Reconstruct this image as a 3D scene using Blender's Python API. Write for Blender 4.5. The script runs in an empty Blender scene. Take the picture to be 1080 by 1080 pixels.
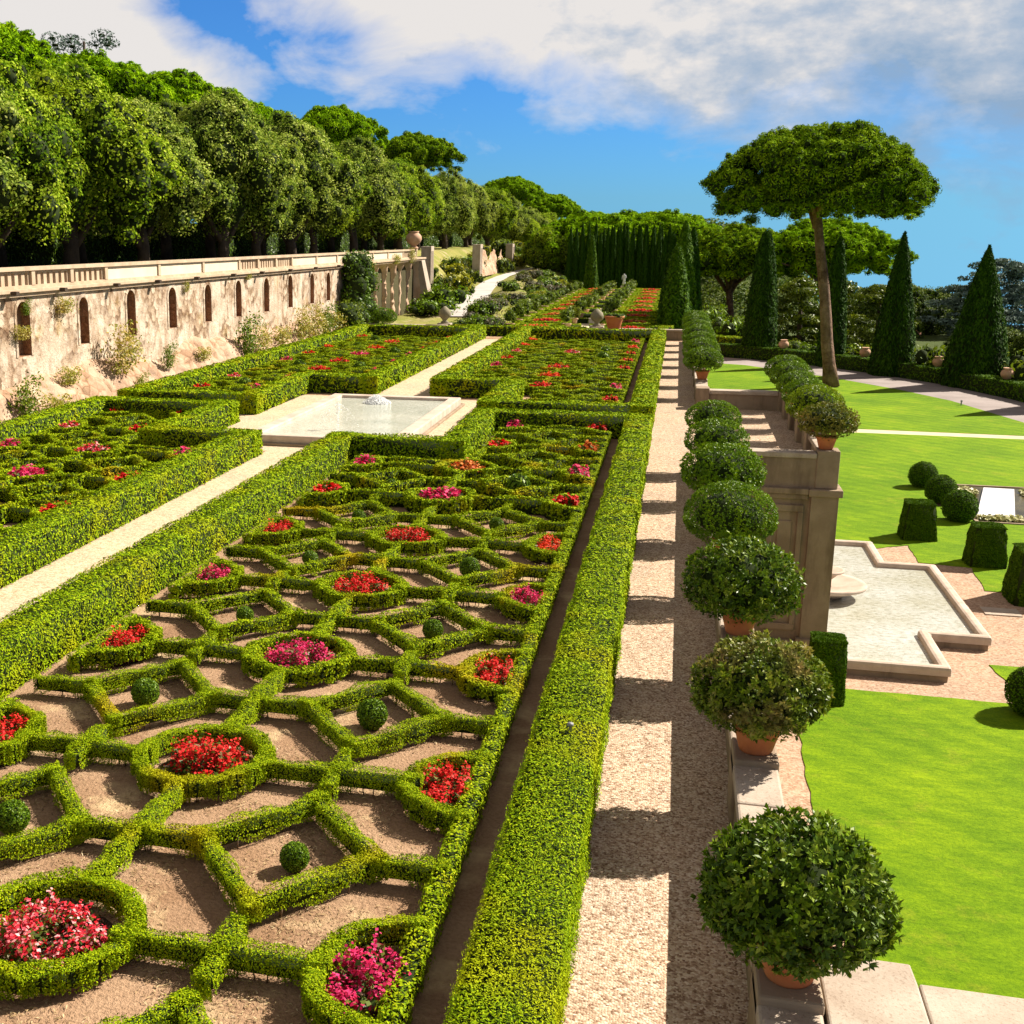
import bpy, math, random
import numpy as np
from mathutils import Vector
random.seed(7); rng = np.random.default_rng(7)
S = bpy.context.scene; COL = S.collection
R = math.radians; PI = math.pi
CAM = np.array([0., 0., 7.]); ZL = -6.0
ORD = 'first second third fourth fifth sixth seventh eighth ninth tenth eleventh twelfth thirteenth fourteenth fifteenth sixteenth seventeenth eighteenth nineteenth twentieth'.split()
ORD += ['twenty-' + o for o in ORD[:9]] + ['thirtieth'] + ['thirty-' + o for o in ORD[:9]] + ['fortieth'] + ['forty-' + o for o in ORD[:9]] + ['fiftieth'] + ['fifty-' + o for o in ORD[:9]]

# ---------------------------------------------------------------- materials
def nodes(name):
    m = bpy.data.materials.new(name); m.use_nodes = True
    nt = m.node_tree; nt.nodes.clear()
    return m, nt, nt.nodes, nt.links
def ramp(N, stops):
    r = N.new('ShaderNodeValToRGB'); e = r.color_ramp.elements
    while len(e) < len(stops): e.new(0.5)
    for k, (p, c) in enumerate(stops):
        e[k].position = p; e[k].color = (*c, 1)
    return r
def noise(N, L, vec, scale, detail=4, rough=.55, stretch=None):
    n = N.new('ShaderNodeTexNoise'); n.inputs['Scale'].default_value = scale
    n.inputs['Detail'].default_value = detail; n.inputs['Roughness'].default_value = rough
    if stretch:
        mp = N.new('ShaderNodeMapping'); mp.inputs['Scale'].default_value = stretch
        L.new(vec, mp.inputs['Vector']); vec = mp.outputs[0]
    L.new(vec, n.inputs['Vector']); return n
def mixc(N, L, f, a, b, mode='MIX'):
    m = N.new('ShaderNodeMix'); m.data_type = 'RGBA'; m.blend_type = mode
    for sock, v in ((m.inputs[0], f), (m.inputs[6], a), (m.inputs[7], b)):
        if isinstance(v, (int, float)): sock.default_value = v
        elif isinstance(v, tuple): sock.default_value = (*v, 1)
        else: L.new(v, sock)
    return m.outputs[2]
def leaf_mat(name, cols, patch=None, patch_scale=.8, trans=.25, rough=.45, spec=.2, tcol=None, patch_lo=.52, patch_hi=.68):
    """small leaves: colour varies per leaf, and in patches through the plant"""
    m, nt, N, L = nodes(name)
    at = N.new('ShaderNodeAttribute'); at.attribute_name = 'rnd'
    st = [(i / (len(cols) - 1), c) for i, c in enumerate(cols)]
    r = ramp(N, st); L.new(at.outputs['Fac'], r.inputs[0]); c = r.outputs[0]
    if patch:
        g = N.new('ShaderNodeNewGeometry')
        n = noise(N, L, g.outputs['Position'], patch_scale, 3)
        pr = ramp(N, [(patch_lo, (0, 0, 0)), (patch_hi, (1, 1, 1))]); L.new(n.outputs[0], pr.inputs[0])
        c = mixc(N, L, pr.outputs[0], c, mixc(N, L, .65, c, patch))
    p = N.new('ShaderNodeBsdfPrincipled'); L.new(c, p.inputs['Base Color'])
    p.inputs['Roughness'].default_value = rough; p.inputs['Specular IOR Level'].default_value = spec
    t = N.new('ShaderNodeBsdfTranslucent')
    L.new(mixc(N, L, 1., c, tcol or (1.0, 1.0, .55), 'MULTIPLY'), t.inputs[0])
    ms = N.new('ShaderNodeMixShader'); ms.inputs[0].default_value = trans
    L.new(p.outputs[0], ms.inputs[1]); L.new(t.outputs[0], ms.inputs[2])
    o = N.new('ShaderNodeOutputMaterial'); L.new(ms.outputs[0], o.inputs[0])
    return m
def ground_mat(name, c1, c2, c3, big=.35, fine=18., bump=.3, dist=.02, rough=.95, spots=None, spot_scale=1.2, finew=.5, spec=.15):
    m, nt, N, L = nodes(name)
    g = N.new('ShaderNodeNewGeometry'); P = g.outputs['Position']
    a = noise(N, L, P, big, 5); f = noise(N, L, P, fine, 4, .7)
    ra = ramp(N, [(.35, c1), (.65, c2)]); L.new(a.outputs[0], ra.inputs[0])
    rf = ramp(N, [(.36, c3), (.62, (1, 1, 1))]); L.new(f.outputs[0], rf.inputs[0])
    c = mixc(N, L, finew, ra.outputs[0], mixc(N, L, 1., ra.outputs[0], rf.outputs[0], 'MULTIPLY'))
    if spots:
        s = noise(N, L, P, spot_scale, 5, .65); rs = ramp(N, [(.55, (0, 0, 0)), (.68, (1, 1, 1))])
        L.new(s.outputs[0], rs.inputs[0]); c = mixc(N, L, rs.outputs[0], c, spots)
    p = N.new('ShaderNodeBsdfPrincipled'); L.new(c, p.inputs['Base Color'])
    p.inputs['Roughness'].default_value = rough; p.inputs['Specular IOR Level'].default_value = spec
    b = N.new('ShaderNodeBump'); b.inputs['Strength'].default_value = bump; b.inputs['Distance'].default_value = dist
    L.new(f.outputs[0], b.inputs['Height']); L.new(b.outputs[0], p.inputs['Normal'])
    o = N.new('ShaderNodeOutputMaterial'); L.new(p.outputs[0], o.inputs[0])
    return m
def gravel_mat(name, cols, scale=28., bump=.6, big=((.9, .9, .9), (1.08, 1.05, 1.0))):
    """single stones by voronoi cell, each with its own colour"""
    m, nt, N, L = nodes(name)
    g = N.new('ShaderNodeNewGeometry'); P = g.outputs['Position']
    v = N.new('ShaderNodeTexVoronoi'); v.inputs['Scale'].default_value = scale; L.new(P, v.inputs['Vector'])
    sp = N.new('ShaderNodeSeparateColor'); L.new(v.outputs['Color'], sp.inputs[0])
    st = [(i / (len(cols) - 1), c) for i, c in enumerate(cols)]
    r = ramp(N, st); L.new(sp.outputs[0], r.inputs[0])
    a = noise(N, L, P, .7, 5, .6); ra = ramp(N, [(.35, big[0]), (.65, big[1])]); L.new(a.outputs[0], ra.inputs[0])
    c = mixc(N, L, 1., r.outputs[0], ra.outputs[0], 'MULTIPLY')
    f = noise(N, L, P, 7., 5, .75); rf = ramp(N, [(.33, (.62, .58, .52)), (.5, (1, 1, 1))]); L.new(f.outputs[0], rf.inputs[0])
    c = mixc(N, L, .8, c, mixc(N, L, 1., c, rf.outputs[0], 'MULTIPLY'))
    p = N.new('ShaderNodeBsdfPrincipled'); L.new(c, p.inputs['Base Color'])
    p.inputs['Roughness'].default_value = .95; p.inputs['Specular IOR Level'].default_value = .1
    b = N.new('ShaderNodeBump'); b.inputs['Strength'].default_value = bump; b.inputs['Distance'].default_value = .02; b.invert = True
    L.new(v.outputs['Distance'], b.inputs['Height']); L.new(b.outputs[0], p.inputs['Normal'])
    o = N.new('ShaderNodeOutputMaterial'); L.new(p.outputs[0], o.inputs[0])
    return m
def stone_mat(name, c1, c2, stain=(.25, .2, .15), cell=0., scale=1.2, bump=.35, streak=.5, rough=.85, moss=None, speck=0.):
    m, nt, N, L = nodes(name)
    g = N.new('ShaderNodeNewGeometry'); P = g.outputs['Position']
    a = noise(N, L, P, scale, 8, .65); ra = ramp(N, [(.35, c1), (.65, c2)]); L.new(a.outputs[0], ra.inputs[0]); c = ra.outputs[0]
    s = noise(N, L, P, 1.1, 6, .65, (1.6, 1.6, .28)); rs = ramp(N, [(.5, (0, 0, 0)), (.72, (1, 1, 1))]); L.new(s.outputs[0], rs.inputs[0])
    mu = N.new('ShaderNodeMath'); mu.operation = 'MULTIPLY'; mu.inputs[1].default_value = streak; L.new(rs.outputs[0], mu.inputs[0])
    c = mixc(N, L, mu.outputs[0], c, stain)
    f = noise(N, L, P, 22., 5, .7)
    h = f.outputs[0]
    if cell:
        v = N.new('ShaderNodeTexVoronoi'); v.inputs['Scale'].default_value = cell; v.feature = 'F1'
        wob = noise(N, L, P, 2.2, 3); wm = mixc(N, L, .12, P, wob.outputs['Color']); L.new(wm, v.inputs['Vector'])
        sp = N.new('ShaderNodeSeparateColor'); L.new(v.outputs['Color'], sp.inputs[0])
        rc = ramp(N, [(0, (.62, .55, .46)), (.5, (.95, .9, .84)), (1, (1.12, 1.08, 1.02))]); L.new(sp.outputs[0], rc.inputs[0])
        big = noise(N, L, P, .45, 4, .6); rb = ramp(N, [(.42, (.15, .15, .15)), (.58, (.9, .9, .9))]); L.new(big.outputs[0], rb.inputs[0])
        c = mixc(N, L, rb.outputs[0], c, mixc(N, L, 1., c, rc.outputs[0], 'MULTIPLY'))
        v2 = N.new('ShaderNodeTexVoronoi'); v2.feature = 'DISTANCE_TO_EDGE'; v2.inputs['Scale'].default_value = cell; L.new(wm, v2.inputs['Vector'])
        re = ramp(N, [(0., (.62, .54, .46)), (.12, (1, 1, 1))]); L.new(v2.outputs['Distance'], re.inputs[0])
        c = mixc(N, L, rb.outputs[0], c, mixc(N, L, 1., c, re.outputs[0], 'MULTIPLY'))
        ad = N.new('ShaderNodeMath'); ad.operation = 'MULTIPLY_ADD'; ad.inputs[1].default_value = 1.5
        L.new(v2.outputs['Distance'], ad.inputs[0]); L.new(h, ad.inputs[2]); h = ad.outputs[0]
    if speck:
        q = noise(N, L, P, 34., 4, .7); rq = ramp(N, [(.36, (.55, .5, .45)), (.46, (1, 1, 1))]); L.new(q.outputs[0], rq.inputs[0])
        c = mixc(N, L, speck, c, mixc(N, L, 1., c, rq.outputs[0], 'MULTIPLY'))
    if moss:
        q = noise(N, L, P, .8, 5, .6); rq = ramp(N, [(.58, (0, 0, 0)), (.7, (1, 1, 1))]); L.new(q.outputs[0], rq.inputs[0])
        c = mixc(N, L, rq.outputs[0], c, moss)
    p = N.new('ShaderNodeBsdfPrincipled'); L.new(c, p.inputs['Base Color'])
    p.inputs['Roughness'].default_value = rough; p.inputs['Specular IOR Level'].default_value = .2
    b = N.new('ShaderNodeBump'); b.inputs['Strength'].default_value = bump; b.inputs['Distance'].default_value = .05
    L.new(h, b.inputs['Height']); L.new(b.outputs[0], p.inputs['Normal'])
    o = N.new('ShaderNodeOutputMaterial'); L.new(p.outputs[0], o.inputs[0])
    return m
def water_mat(name, c1, c2, rough=.08, wave=6., bump=.25, spec=.6, big=.5):
    m, nt, N, L = nodes(name)
    g = N.new('ShaderNodeNewGeometry'); P = g.outputs['Position']
    a = noise(N, L, P, big, 4, .6); ra = ramp(N, [(.35, c1), (.65, c2)]); L.new(a.outputs[0], ra.inputs[0])
    f = noise(N, L, P, wave * 1.6, 4, .65, (.8, 1.2, 1))
    rf = ramp(N, [(.33, (.6, .6, .52)), (.48, (.95, .95, .95)), (.64, (1.12, 1.15, 1.22))]); L.new(f.outputs[0], rf.inputs[0])  # ripple glints and dark troughs painted into the water colour
    p = N.new('ShaderNodeBsdfPrincipled'); L.new(mixc(N, L, .8, ra.outputs[0], mixc(N, L, 1., ra.outputs[0], rf.outputs[0], 'MULTIPLY')), p.inputs['Base Color'])
    p.inputs['Roughness'].default_value = rough; p.inputs['Specular IOR Level'].default_value = spec; b = N.new('ShaderNodeBump'); b.inputs['Strength'].default_value = bump; b.inputs['Distance'].default_value = .06
    L.new(f.outputs[0], b.inputs['Height']); L.new(b.outputs[0], p.inputs['Normal'])
    o = N.new('ShaderNodeOutputMaterial'); L.new(p.outputs[0], o.inputs[0])
    return m

M = {}
M['core'] = ground_mat('dark_inner_core', (.016, .028, .006), (.03, .045, .01), (.6, .6, .6), 3., 30., .4)  # opaque filler; shade between the leaves is put into its dark colour
M['hedge'] = leaf_mat('box_hedge_leaves', [(.085, .16, .002), (.165, .265, .002), (.25, .36, .003), (.37, .45, .005)], (.40, .40, .005), .7, trans=.08, rough=.7, spec=.05)
M['knot'] = leaf_mat('low_box_leaves', [(.085, .15, .002), (.17, .26, .002), (.265, .355, .003), (.39, .45, .006)], (.55, .34, .01), .55, trans=.08, rough=.7, spec=.05, patch_lo=.57, patch_hi=.72)
M['ball'] = leaf_mat('box_ball_leaves', [(.05, .12, .004), (.11, .20, .005), (.19, .29, .007)], trans=.18)
M['laurel'] = leaf_mat('laurel_leaves', [(.03, .07, .003), (.075, .14, .005), (.15, .235, .008), (.31, .37, .04)], trans=.2, rough=.42, spec=.22)
M['laurel_dry'] = leaf_mat('laurel_leaves_browning', [(.045, .08, .004), (.10, .16, .007), (.20, .26, .015), (.36, .31, .09)], (.34, .22, .10), 1.6, trans=.2, rough=.45, spec=.2)
M['clip'] = leaf_mat('clipped_bush_leaves', [(.055, .12, .003), (.135, .24, .004), (.24, .35, .006)], trans=.2)
M['clip_lime'] = leaf_mat('lime_bush_leaves', [(.10, .17, .004), (.20, .29, .005), (.31, .38, .008)], trans=.28)
M['clip_olive'] = leaf_mat('olive_bush_leaves', [(.06, .09, .008), (.15, .17, .015), (.24, .22, .03)], (.28, .2, .05), 1.2, trans=.2)
M['oak'] = leaf_mat('holm_oak_leaves', [(.05, .095, .012), (.15, .235, .024), (.33, .42, .06), (.55, .59, .17)], (.34, .38, .06), .16, trans=.3, rough=.8, spec=.03)
M['oakgreen'] = leaf_mat('holm_oak_leaves_green', [(.045, .105, .006), (.145, .255, .010), (.32, .45, .022), (.52, .60, .07)], (.36, .43, .02), .16, trans=.3, rough=.8, spec=.03)
M['slope'] = leaf_mat('slope_tree_leaves', [(.02, .045, .005), (.05, .09, .008), (.10, .15, .012), (.18, .22, .025)], trans=.25, rough=.6, spec=.1)
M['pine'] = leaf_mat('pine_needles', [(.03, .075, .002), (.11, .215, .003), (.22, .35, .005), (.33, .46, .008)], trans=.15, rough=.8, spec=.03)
M['pinelit'] = leaf_mat('pine_needles_sunlit', [(.09, .20, .002), (.20, .37, .003), (.33, .50, .005)], trans=.2, rough=.8, spec=.03)  # sunlit copy of the pine needles, sun brightness put into the leaf colour
M['cypress'] = leaf_mat('cypress_sprays', [(.009, .03, .002), (.024, .068, .003), (.055, .125, .005)], trans=.1, rough=.7, spec=.06)
M['cypress2'] = leaf_mat('cypress_sprays_green', [(.022, .065, .002), (.06, .13, .003), (.12, .215, .005)], trans=.15, rough=.7, spec=.08)
M['cedar'] = leaf_mat('blue_cedar_needles', [(.05, .085, .07), (.12, .175, .15), (.22, .29, .245)], trans=.1, rough=.6, spec=.1)
M['cedargreen'] = leaf_mat('green_cedar_needles', [(.035, .065, .003), (.09, .135, .005), (.20, .24, .01)], trans=.2)
M['shrubmix'] = leaf_mat('bank_shrub_leaves', [(.06, .11, .008), (.13, .20, .011), (.22, .30, .018)], (.28, .30, .015), .3, trans=.25)
M['shruby'] = leaf_mat('yellow_shrub_leaves', [(.20, .21, .006), (.34, .34, .008), (.46, .44, .012)], trans=.25)
M['shrubgrey'] = leaf_mat('grey_shrub_leaves', [(.10, .09, .07), (.18, .16, .12), (.26, .22, .17)], trans=.15)
M['weed'] = leaf_mat('wall_weed_leaves', [(.14, .17, .015), (.28, .28, .03), (.46, .38, .08)], (.5, .34, .10), .8, trans=.3)
M['weedg'] = leaf_mat('climber_leaves', [(.03, .075, .004), (.075, .15, .007), (.14, .23, .01)], trans=.25)
M['fl_leaf'] = leaf_mat('bronze_begonia_leaves', [(.03, .06, .008), (.07, .11, .015), (.13, .15, .02), (.12, .06, .02)], trans=.15)
FC = {'red': [(.45, .006, .006), (.62, .012, .012), (.78, .04, .03)],
      'scarlet': [(.5, .015, .004), (.72, .04, .008), (.8, .10, .02)],
      'magenta': [(.42, .006, .05), (.62, .015, .11), (.78, .07, .24)],
      'pink': [(.50, .006, .012), (.62, .015, .03), (.72, .06, .10), (.85, .5, .5)],
      'orange': [(.5, .06, .01), (.62, .17, .03), (.6, .3, .05)]}
for k, c in FC.items(): M['fl_' + k] = leaf_mat(k + '_begonia_petals', c, trans=.25, rough=.6, spec=.2, tcol=(1, .6, .6))
M['soil'] = ground_mat('garden_soil', (.32, .19, .11), (.44, .285, .18), (.45, .41, .37), .9, 19., .9, .05, spots=(.55, .40, .23), spot_scale=.8)
M['soil_wet'] = ground_mat('turned_bed_soil', (.06, .038, .028), (.10, .065, .045), (.5, .5, .5), 2., 22., .8, .05)
M['gravel'] = gravel_mat('pinkish_gravel', [(.20, .115, .075), (.42, .295, .21), (.55, .42, .315), (.66, .55, .44)], 38.)
M['gravel_pale'] = gravel_mat('pale_path_gravel', [(.42, .305, .20), (.53, .415, .295), (.61, .50, .37)], 22., .4)
M['gravel_pink'] = gravel_mat('pink_court_gravel', [(.30, .19, .13), (.42, .29, .21), (.50, .37, .28)], 16., .4)
M['asphalt'] = ground_mat('grey_drive', (.26, .22, .21), (.34, .29, .28), (.8, .8, .8), .4, 12., .2)
M['road'] = ground_mat('pale_road', (.42, .38, .36), (.52, .48, .46), (.8, .8, .8), .4, 12., .2)
M['cream'] = ground_mat('cream_strip', (.55, .46, .30), (.62, .52, .36), (.8, .8, .8), .6, 10., .2)
def lawn_mat():
    m, nt, N, L = nodes('mown_lawn')
    g = N.new('ShaderNodeNewGeometry'); P = g.outputs['Position']
    a = noise(N, L, P, .22, 6, .6); ra = ramp(N, [(.3, (.10, .20, .0015)), (.52, (.145, .255, .0015)), (.72, (.21, .32, .002))]); L.new(a.outputs[0], ra.inputs[0])
    w = noise(N, L, P, 1.6, 5, .6, (1, 3.2, 1)); rw = ramp(N, [(.38, (.78, .84, .8)), (.62, (1.1, 1.06, 1))]); L.new(w.outputs[0], rw.inputs[0])
    c = mixc(N, L, 1., ra.outputs[0], rw.outputs[0], 'MULTIPLY')
    wv = N.new('ShaderNodeTexWave'); wv.wave_type = 'BANDS'; wv.bands_direction = 'DIAGONAL'; wv.inputs['Scale'].default_value = .42; wv.inputs['Distortion'].default_value = 1.2; wv.inputs['Detail'].default_value = 2; L.new(P, wv.inputs['Vector'])
    rv = ramp(N, [(.3, (.9, .93, .9)), (.7, (1.06, 1.04, 1))]); L.new(wv.outputs[0], rv.inputs[0]); c = mixc(N, L, 1., c, rv.outputs[0], 'MULTIPLY')
    dp = noise(N, L, P, .75, 6, .7); rd = ramp(N, [(.56, (0, 0, 0)), (.72, (.55, .55, .55))]); L.new(dp.outputs[0], rd.inputs[0]); c = mixc(N, L, rd.outputs[0], c, (.27, .29, .02))
    f = noise(N, L, P, 16., 6, .8); rf = ramp(N, [(.36, (.5, .6, .5)), (.6, (1.14, 1.1, 1))]); L.new(f.outputs[0], rf.inputs[0])
    c = mixc(N, L, .85, c, mixc(N, L, 1., c, rf.outputs[0], 'MULTIPLY'))
    p = N.new('ShaderNodeBsdfPrincipled'); L.new(c, p.inputs['Base Color'])
    p.inputs['Roughness'].default_value = .9; p.inputs['Specular IOR Level'].default_value = .1
    b = N.new('ShaderNodeBump'); b.inputs['Strength'].default_value = .55; b.inputs['Distance'].default_value = .06
    L.new(f.outputs[0], b.inputs['Height']); L.new(b.outputs[0], p.inputs['Normal'])
    o = N.new('ShaderNodeOutputMaterial'); L.new(p.outputs[0], o.inputs[0]); return m
M['lawn'] = lawn_mat()
M['fargrass'] = ground_mat('far_garden_turf', (.16, .28, .006), (.24, .34, .008), (.6, .65, .6), .3, 4., .5, .1)
M['bank'] = ground_mat('dry_bank_turf', (.17, .20, .03), (.30, .26, .08), (.6, .6, .6), .25, 3., .6, .15, spots=(.36, .28, .17), spot_scale=.35)
M['wild'] = ground_mat('rough_ground', (.035, .06, .01), (.075, .10, .016), (.5, .5, .5), .05, 1.2, .6, .3)
M['under'] = ground_mat('wood_floor', (.06, .05, .025), (.10, .09, .04), (.5, .5, .5), .3, 5., .5, .1)
M['ashlar'] = stone_mat('weathered_travertine', (.24, .175, .12), (.34, .26, .185), (.13, .09, .06), scale=.9, streak=.8, bump=.25)
M['coping'] = stone_mat('coping_stone', (.36, .285, .225), (.47, .395, .325), (.22, .17, .125), scale=1.4, streak=.35, bump=.2, speck=.6)
M['marble'] = stone_mat('pool_marble', (.44, .345, .28), (.55, .455, .38), (.28, .20, .15), scale=1.2, streak=.55, bump=.12)
def oldwall_mat():
    m, nt, N, L = nodes('old_plaster_and_rubble')
    g = N.new('ShaderNodeNewGeometry'); P = g.outputs['Position']
    v = N.new('ShaderNodeTexVoronoi'); v.inputs['Scale'].default_value = 4.2
    wob = noise(N, L, P, 2.6, 4, .6); wm = mixc(N, L, .22, P, wob.outputs['Color']); L.new(wm, v.inputs['Vector'])
    sp = N.new('ShaderNodeSeparateColor'); L.new(v.outputs['Color'], sp.inputs[0])
    rub = ramp(N, [(0., (.20, .13, .085)), (.35, (.36, .255, .17)), (.7, (.50, .385, .28)), (1., (.60, .50, .39))]); L.new(sp.outputs[0], rub.inputs[0])
    jt = ramp(N, [(0., (1, 1, 1)), (.55, (.95, .95, .95)), (.9, (.5, .42, .36))]); L.new(v.outputs['Distance'], jt.inputs[0])
    rubc = mixc(N, L, 1., rub.outputs[0], jt.outputs[0], 'MULTIPLY')
    pn = noise(N, L, P, 1.4, 8, .68); pl = ramp(N, [(.32, (.40, .305, .22)), (.5, (.55, .445, .345)), (.7, (.68, .59, .49))]); L.new(pn.outputs[0], pl.inputs[0])
    mk = noise(N, L, P, .55, 7, .66); mr = ramp(N, [(.44, (1, 1, 1)), (.56, (0, 0, 0))]); L.new(mk.outputs[0], mr.inputs[0])
    c = mixc(N, L, mr.outputs[0], pl.outputs[0], rubc)
    s = noise(N, L, P, 1.0, 6, .65, (1.8, 1.8, .22)); sr = ramp(N, [(.5, (0, 0, 0)), (.7, (.75, .75, .75))]); L.new(s.outputs[0], sr.inputs[0])
    c = mixc(N, L, sr.outputs[0], c, mixc(N, L, 1., c, (.55, .42, .33), 'MULTIPLY'))
    o2 = noise(N, L, P, .8, 5, .6); orr = ramp(N, [(.57, (0, 0, 0)), (.7, (.4, .4, .4))]); L.new(o2.outputs[0], orr.inputs[0])
    c = mixc(N, L, orr.outputs[0], c, (.46, .32, .13))
    q = noise(N, L, P, 9., 5, .7); rq = ramp(N, [(.34, (.5, .44, .38)), (.47, (1, 1, 1))]); L.new(q.outputs[0], rq.inputs[0])
    c = mixc(N, L, .85, c, mixc(N, L, 1., c, rq.outputs[0], 'MULTIPLY'))
    p = N.new('ShaderNodeBsdfPrincipled'); L.new(c, p.inputs['Base Color']); p.inputs['Roughness'].default_value = .92; p.inputs['Specular IOR Level'].default_value = .1
    h = mixc(N, L, mr.outputs[0], pn.outputs[0], v.outputs['Distance']); hb = mixc(N, L, .5, h, q.outputs[0])
    bp = N.new('ShaderNodeBump'); bp.inputs['Strength'].default_value = .9; bp.inputs['Distance'].default_value = .10; L.new(hb, bp.inputs['Height']); L.new(bp.outputs[0], p.inputs['Normal'])
    o = N.new('ShaderNodeOutputMaterial'); L.new(p.outputs[0], o.inputs[0]); return m
M['oldwall'] = oldwall_mat()
M['rubble'] = stone_mat('fallen_rubble', (.40, .25, .165), (.57, .42, .31), (.30, .19, .12), cell=2.4, scale=.7, bump=.9, streak=.5)
M['plaster'] = stone_mat('cream_panel_plaster', (.60, .50, .37), (.68, .58, .45), (.42, .31, .2), scale=.5, streak=.25, bump=.08)
M['balu'] = stone_mat('balustrade_stone', (.42, .30, .20), (.54, .42, .30), (.26, .18, .12), scale=1.3, streak=.4, bump=.15)
M['niche'] = stone_mat('brick_niche', (.28, .15, .085), (.40, .24, .15), (.16, .09, .05), cell=6., scale=2., bump=.5, streak=.6)
M['ribs'] = stone_mat('rib_plaster', (.46, .29, .19), (.60, .43, .31), (.28, .15, .09), scale=.8, streak=.7, bump=.4)
M['terra'] = stone_mat('terracotta', (.42, .13, .05), (.52, .19, .08), (.30, .10, .05), scale=2.5, streak=.35, bump=.1, rough=.75)
M['terra_pale'] = stone_mat('pale_terracotta', (.48, .27, .17), (.56, .36, .25), (.33, .18, .11), scale=2., streak=.35, bump=.1)
M['bark'] = stone_mat('pine_bark', (.13, .075, .05), (.29, .185, .13), (.07, .04, .03), cell=2.8, scale=1.4, bump=1., streak=.6)
M['barkdark'] = stone_mat('dark_bark', (.05, .035, .025), (.10, .07, .05), (.03, .02, .015), scale=1.5, bump=.6, streak=.5)
M['stem'] = stone_mat('bare_stems', (.12, .08, .05), (.2, .14, .09), scale=3., bump=.2)
M['statue'] = stone_mat('white_statue_marble', (.5, .5, .52), (.62, .62, .64), (.35, .35, .36), scale=2., streak=.3, bump=.1)
M['finial'] = stone_mat('lichen_stone', (.20, .175, .12), (.30, .26, .18), (.12, .11, .07), scale=3., streak=.4, bump=.3)
M['pool'] = water_mat('pale_pool_water', (.42, .44, .36), (.58, .58, .49), .05, 5., .5, .7)
M['pool2'] = water_mat('shallow_pool_water', (.44, .43, .34), (.56, .57, .53), .04, 3.4, .9, .9, .35)
M['pond'] = water_mat('dark_pond_water', (.045, .035, .012), (.09, .07, .025), .25, 3., .1, .12)
M['foam'] = leaf_mat('white_spray', [(.7, .72, .74), (.82, .83, .84), (.9, .9, .9)], trans=.4, rough=.3, tcol=(1, 1, 1))
M['slab'] = ground_mat('white_slab', (.58, .57, .60), (.64, .63, .66), (.96, .96, .96), .6, 12., .05)
M['lily'] = leaf_mat('lily_pads', [(.20, .22, .06), (.40, .38, .16), (.6, .55, .34)], trans=.1)
M['steel'] = stone_mat('grey_metal', (.2, .2, .22), (.28, .28, .3), scale=5., bump=.05, rough=.4)
M['housewall'] = stone_mat('house_plaster', (.55, .38, .28), (.62, .46, .36), scale=.5, streak=.2, bump=.05)
M['roof'] = stone_mat('clay_roof', (.40, .19, .12), (.50, .26, .17), scale=1.5, streak=.3, bump=.3)
M['dark'] = ground_mat('dark_opening', (.02, .02, .02), (.03, .03, .03), (1, 1, 1))

# ---------------------------------------------------------------- mesh helpers
def tag(o, label=None, cat=None, group=None, kind=None):
    if label: o['label'] = label
    if cat: o['category'] = cat
    if group: o['group'] = group
    if kind: o['kind'] = kind
    return o
def mesh_np(name, V, F, mats, idx=None, rnd=None, smooth=False):
    """V (n,3), F list of arrays (m,k)"""
    me = bpy.data.meshes.new(name)
    V = np.asarray(V, np.float32); me.vertices.add(len(V)); me.vertices.foreach_set('co', V.ravel())
    Fs = [np.asarray(f, np.int32) for f in F if len(f)]
    nl = sum(f.size for f in Fs); npoly = sum(len(f) for f in Fs)
    me.loops.add(nl); me.polygons.add(npoly)
    me.loops.foreach_set('vertex_index', np.concatenate([f.ravel() for f in Fs]))
    tot = np.concatenate([np.full(len(f), f.shape[1], np.int32) for f in Fs])
    me.polygons.foreach_set('loop_start', np.concatenate([[0], np.cumsum(tot)[:-1]]).astype(np.int32))
    if idx is not None: me.polygons.foreach_set('material_index', np.asarray(idx, np.int32))
    if smooth: me.polygons.foreach_set('use_smooth', np.ones(npoly, bool))
    for m in mats: me.materials.append(m)
    if rnd is not None:
        a = me.attributes.new('rnd', 'FLOAT', 'POINT'); a.data.foreach_set('value', np.asarray(rnd, np.float32))
    me.update(calc_edges=True); me.validate()
    return me
def link(name, me, parent=None, loc=None, rz=0., sc=None):
    o = bpy.data.objects.new(name, me); COL.objects.link(o)
    if parent: o.parent = parent
    if loc is not None: o.location = loc
    if rz: o.rotation_euler = (0, 0, rz)
    if sc is not None: o.scale = (sc,) * 3 if isinstance(sc, (int, float)) else sc
    return o
def empty(name, loc=(0, 0, 0), rz=0.):
    o = bpy.data.objects.new(name, None); COL.objects.link(o); o.location = loc; o.rotation_euler = (0, 0, rz); o.empty_display_size = .2
    return o
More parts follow.
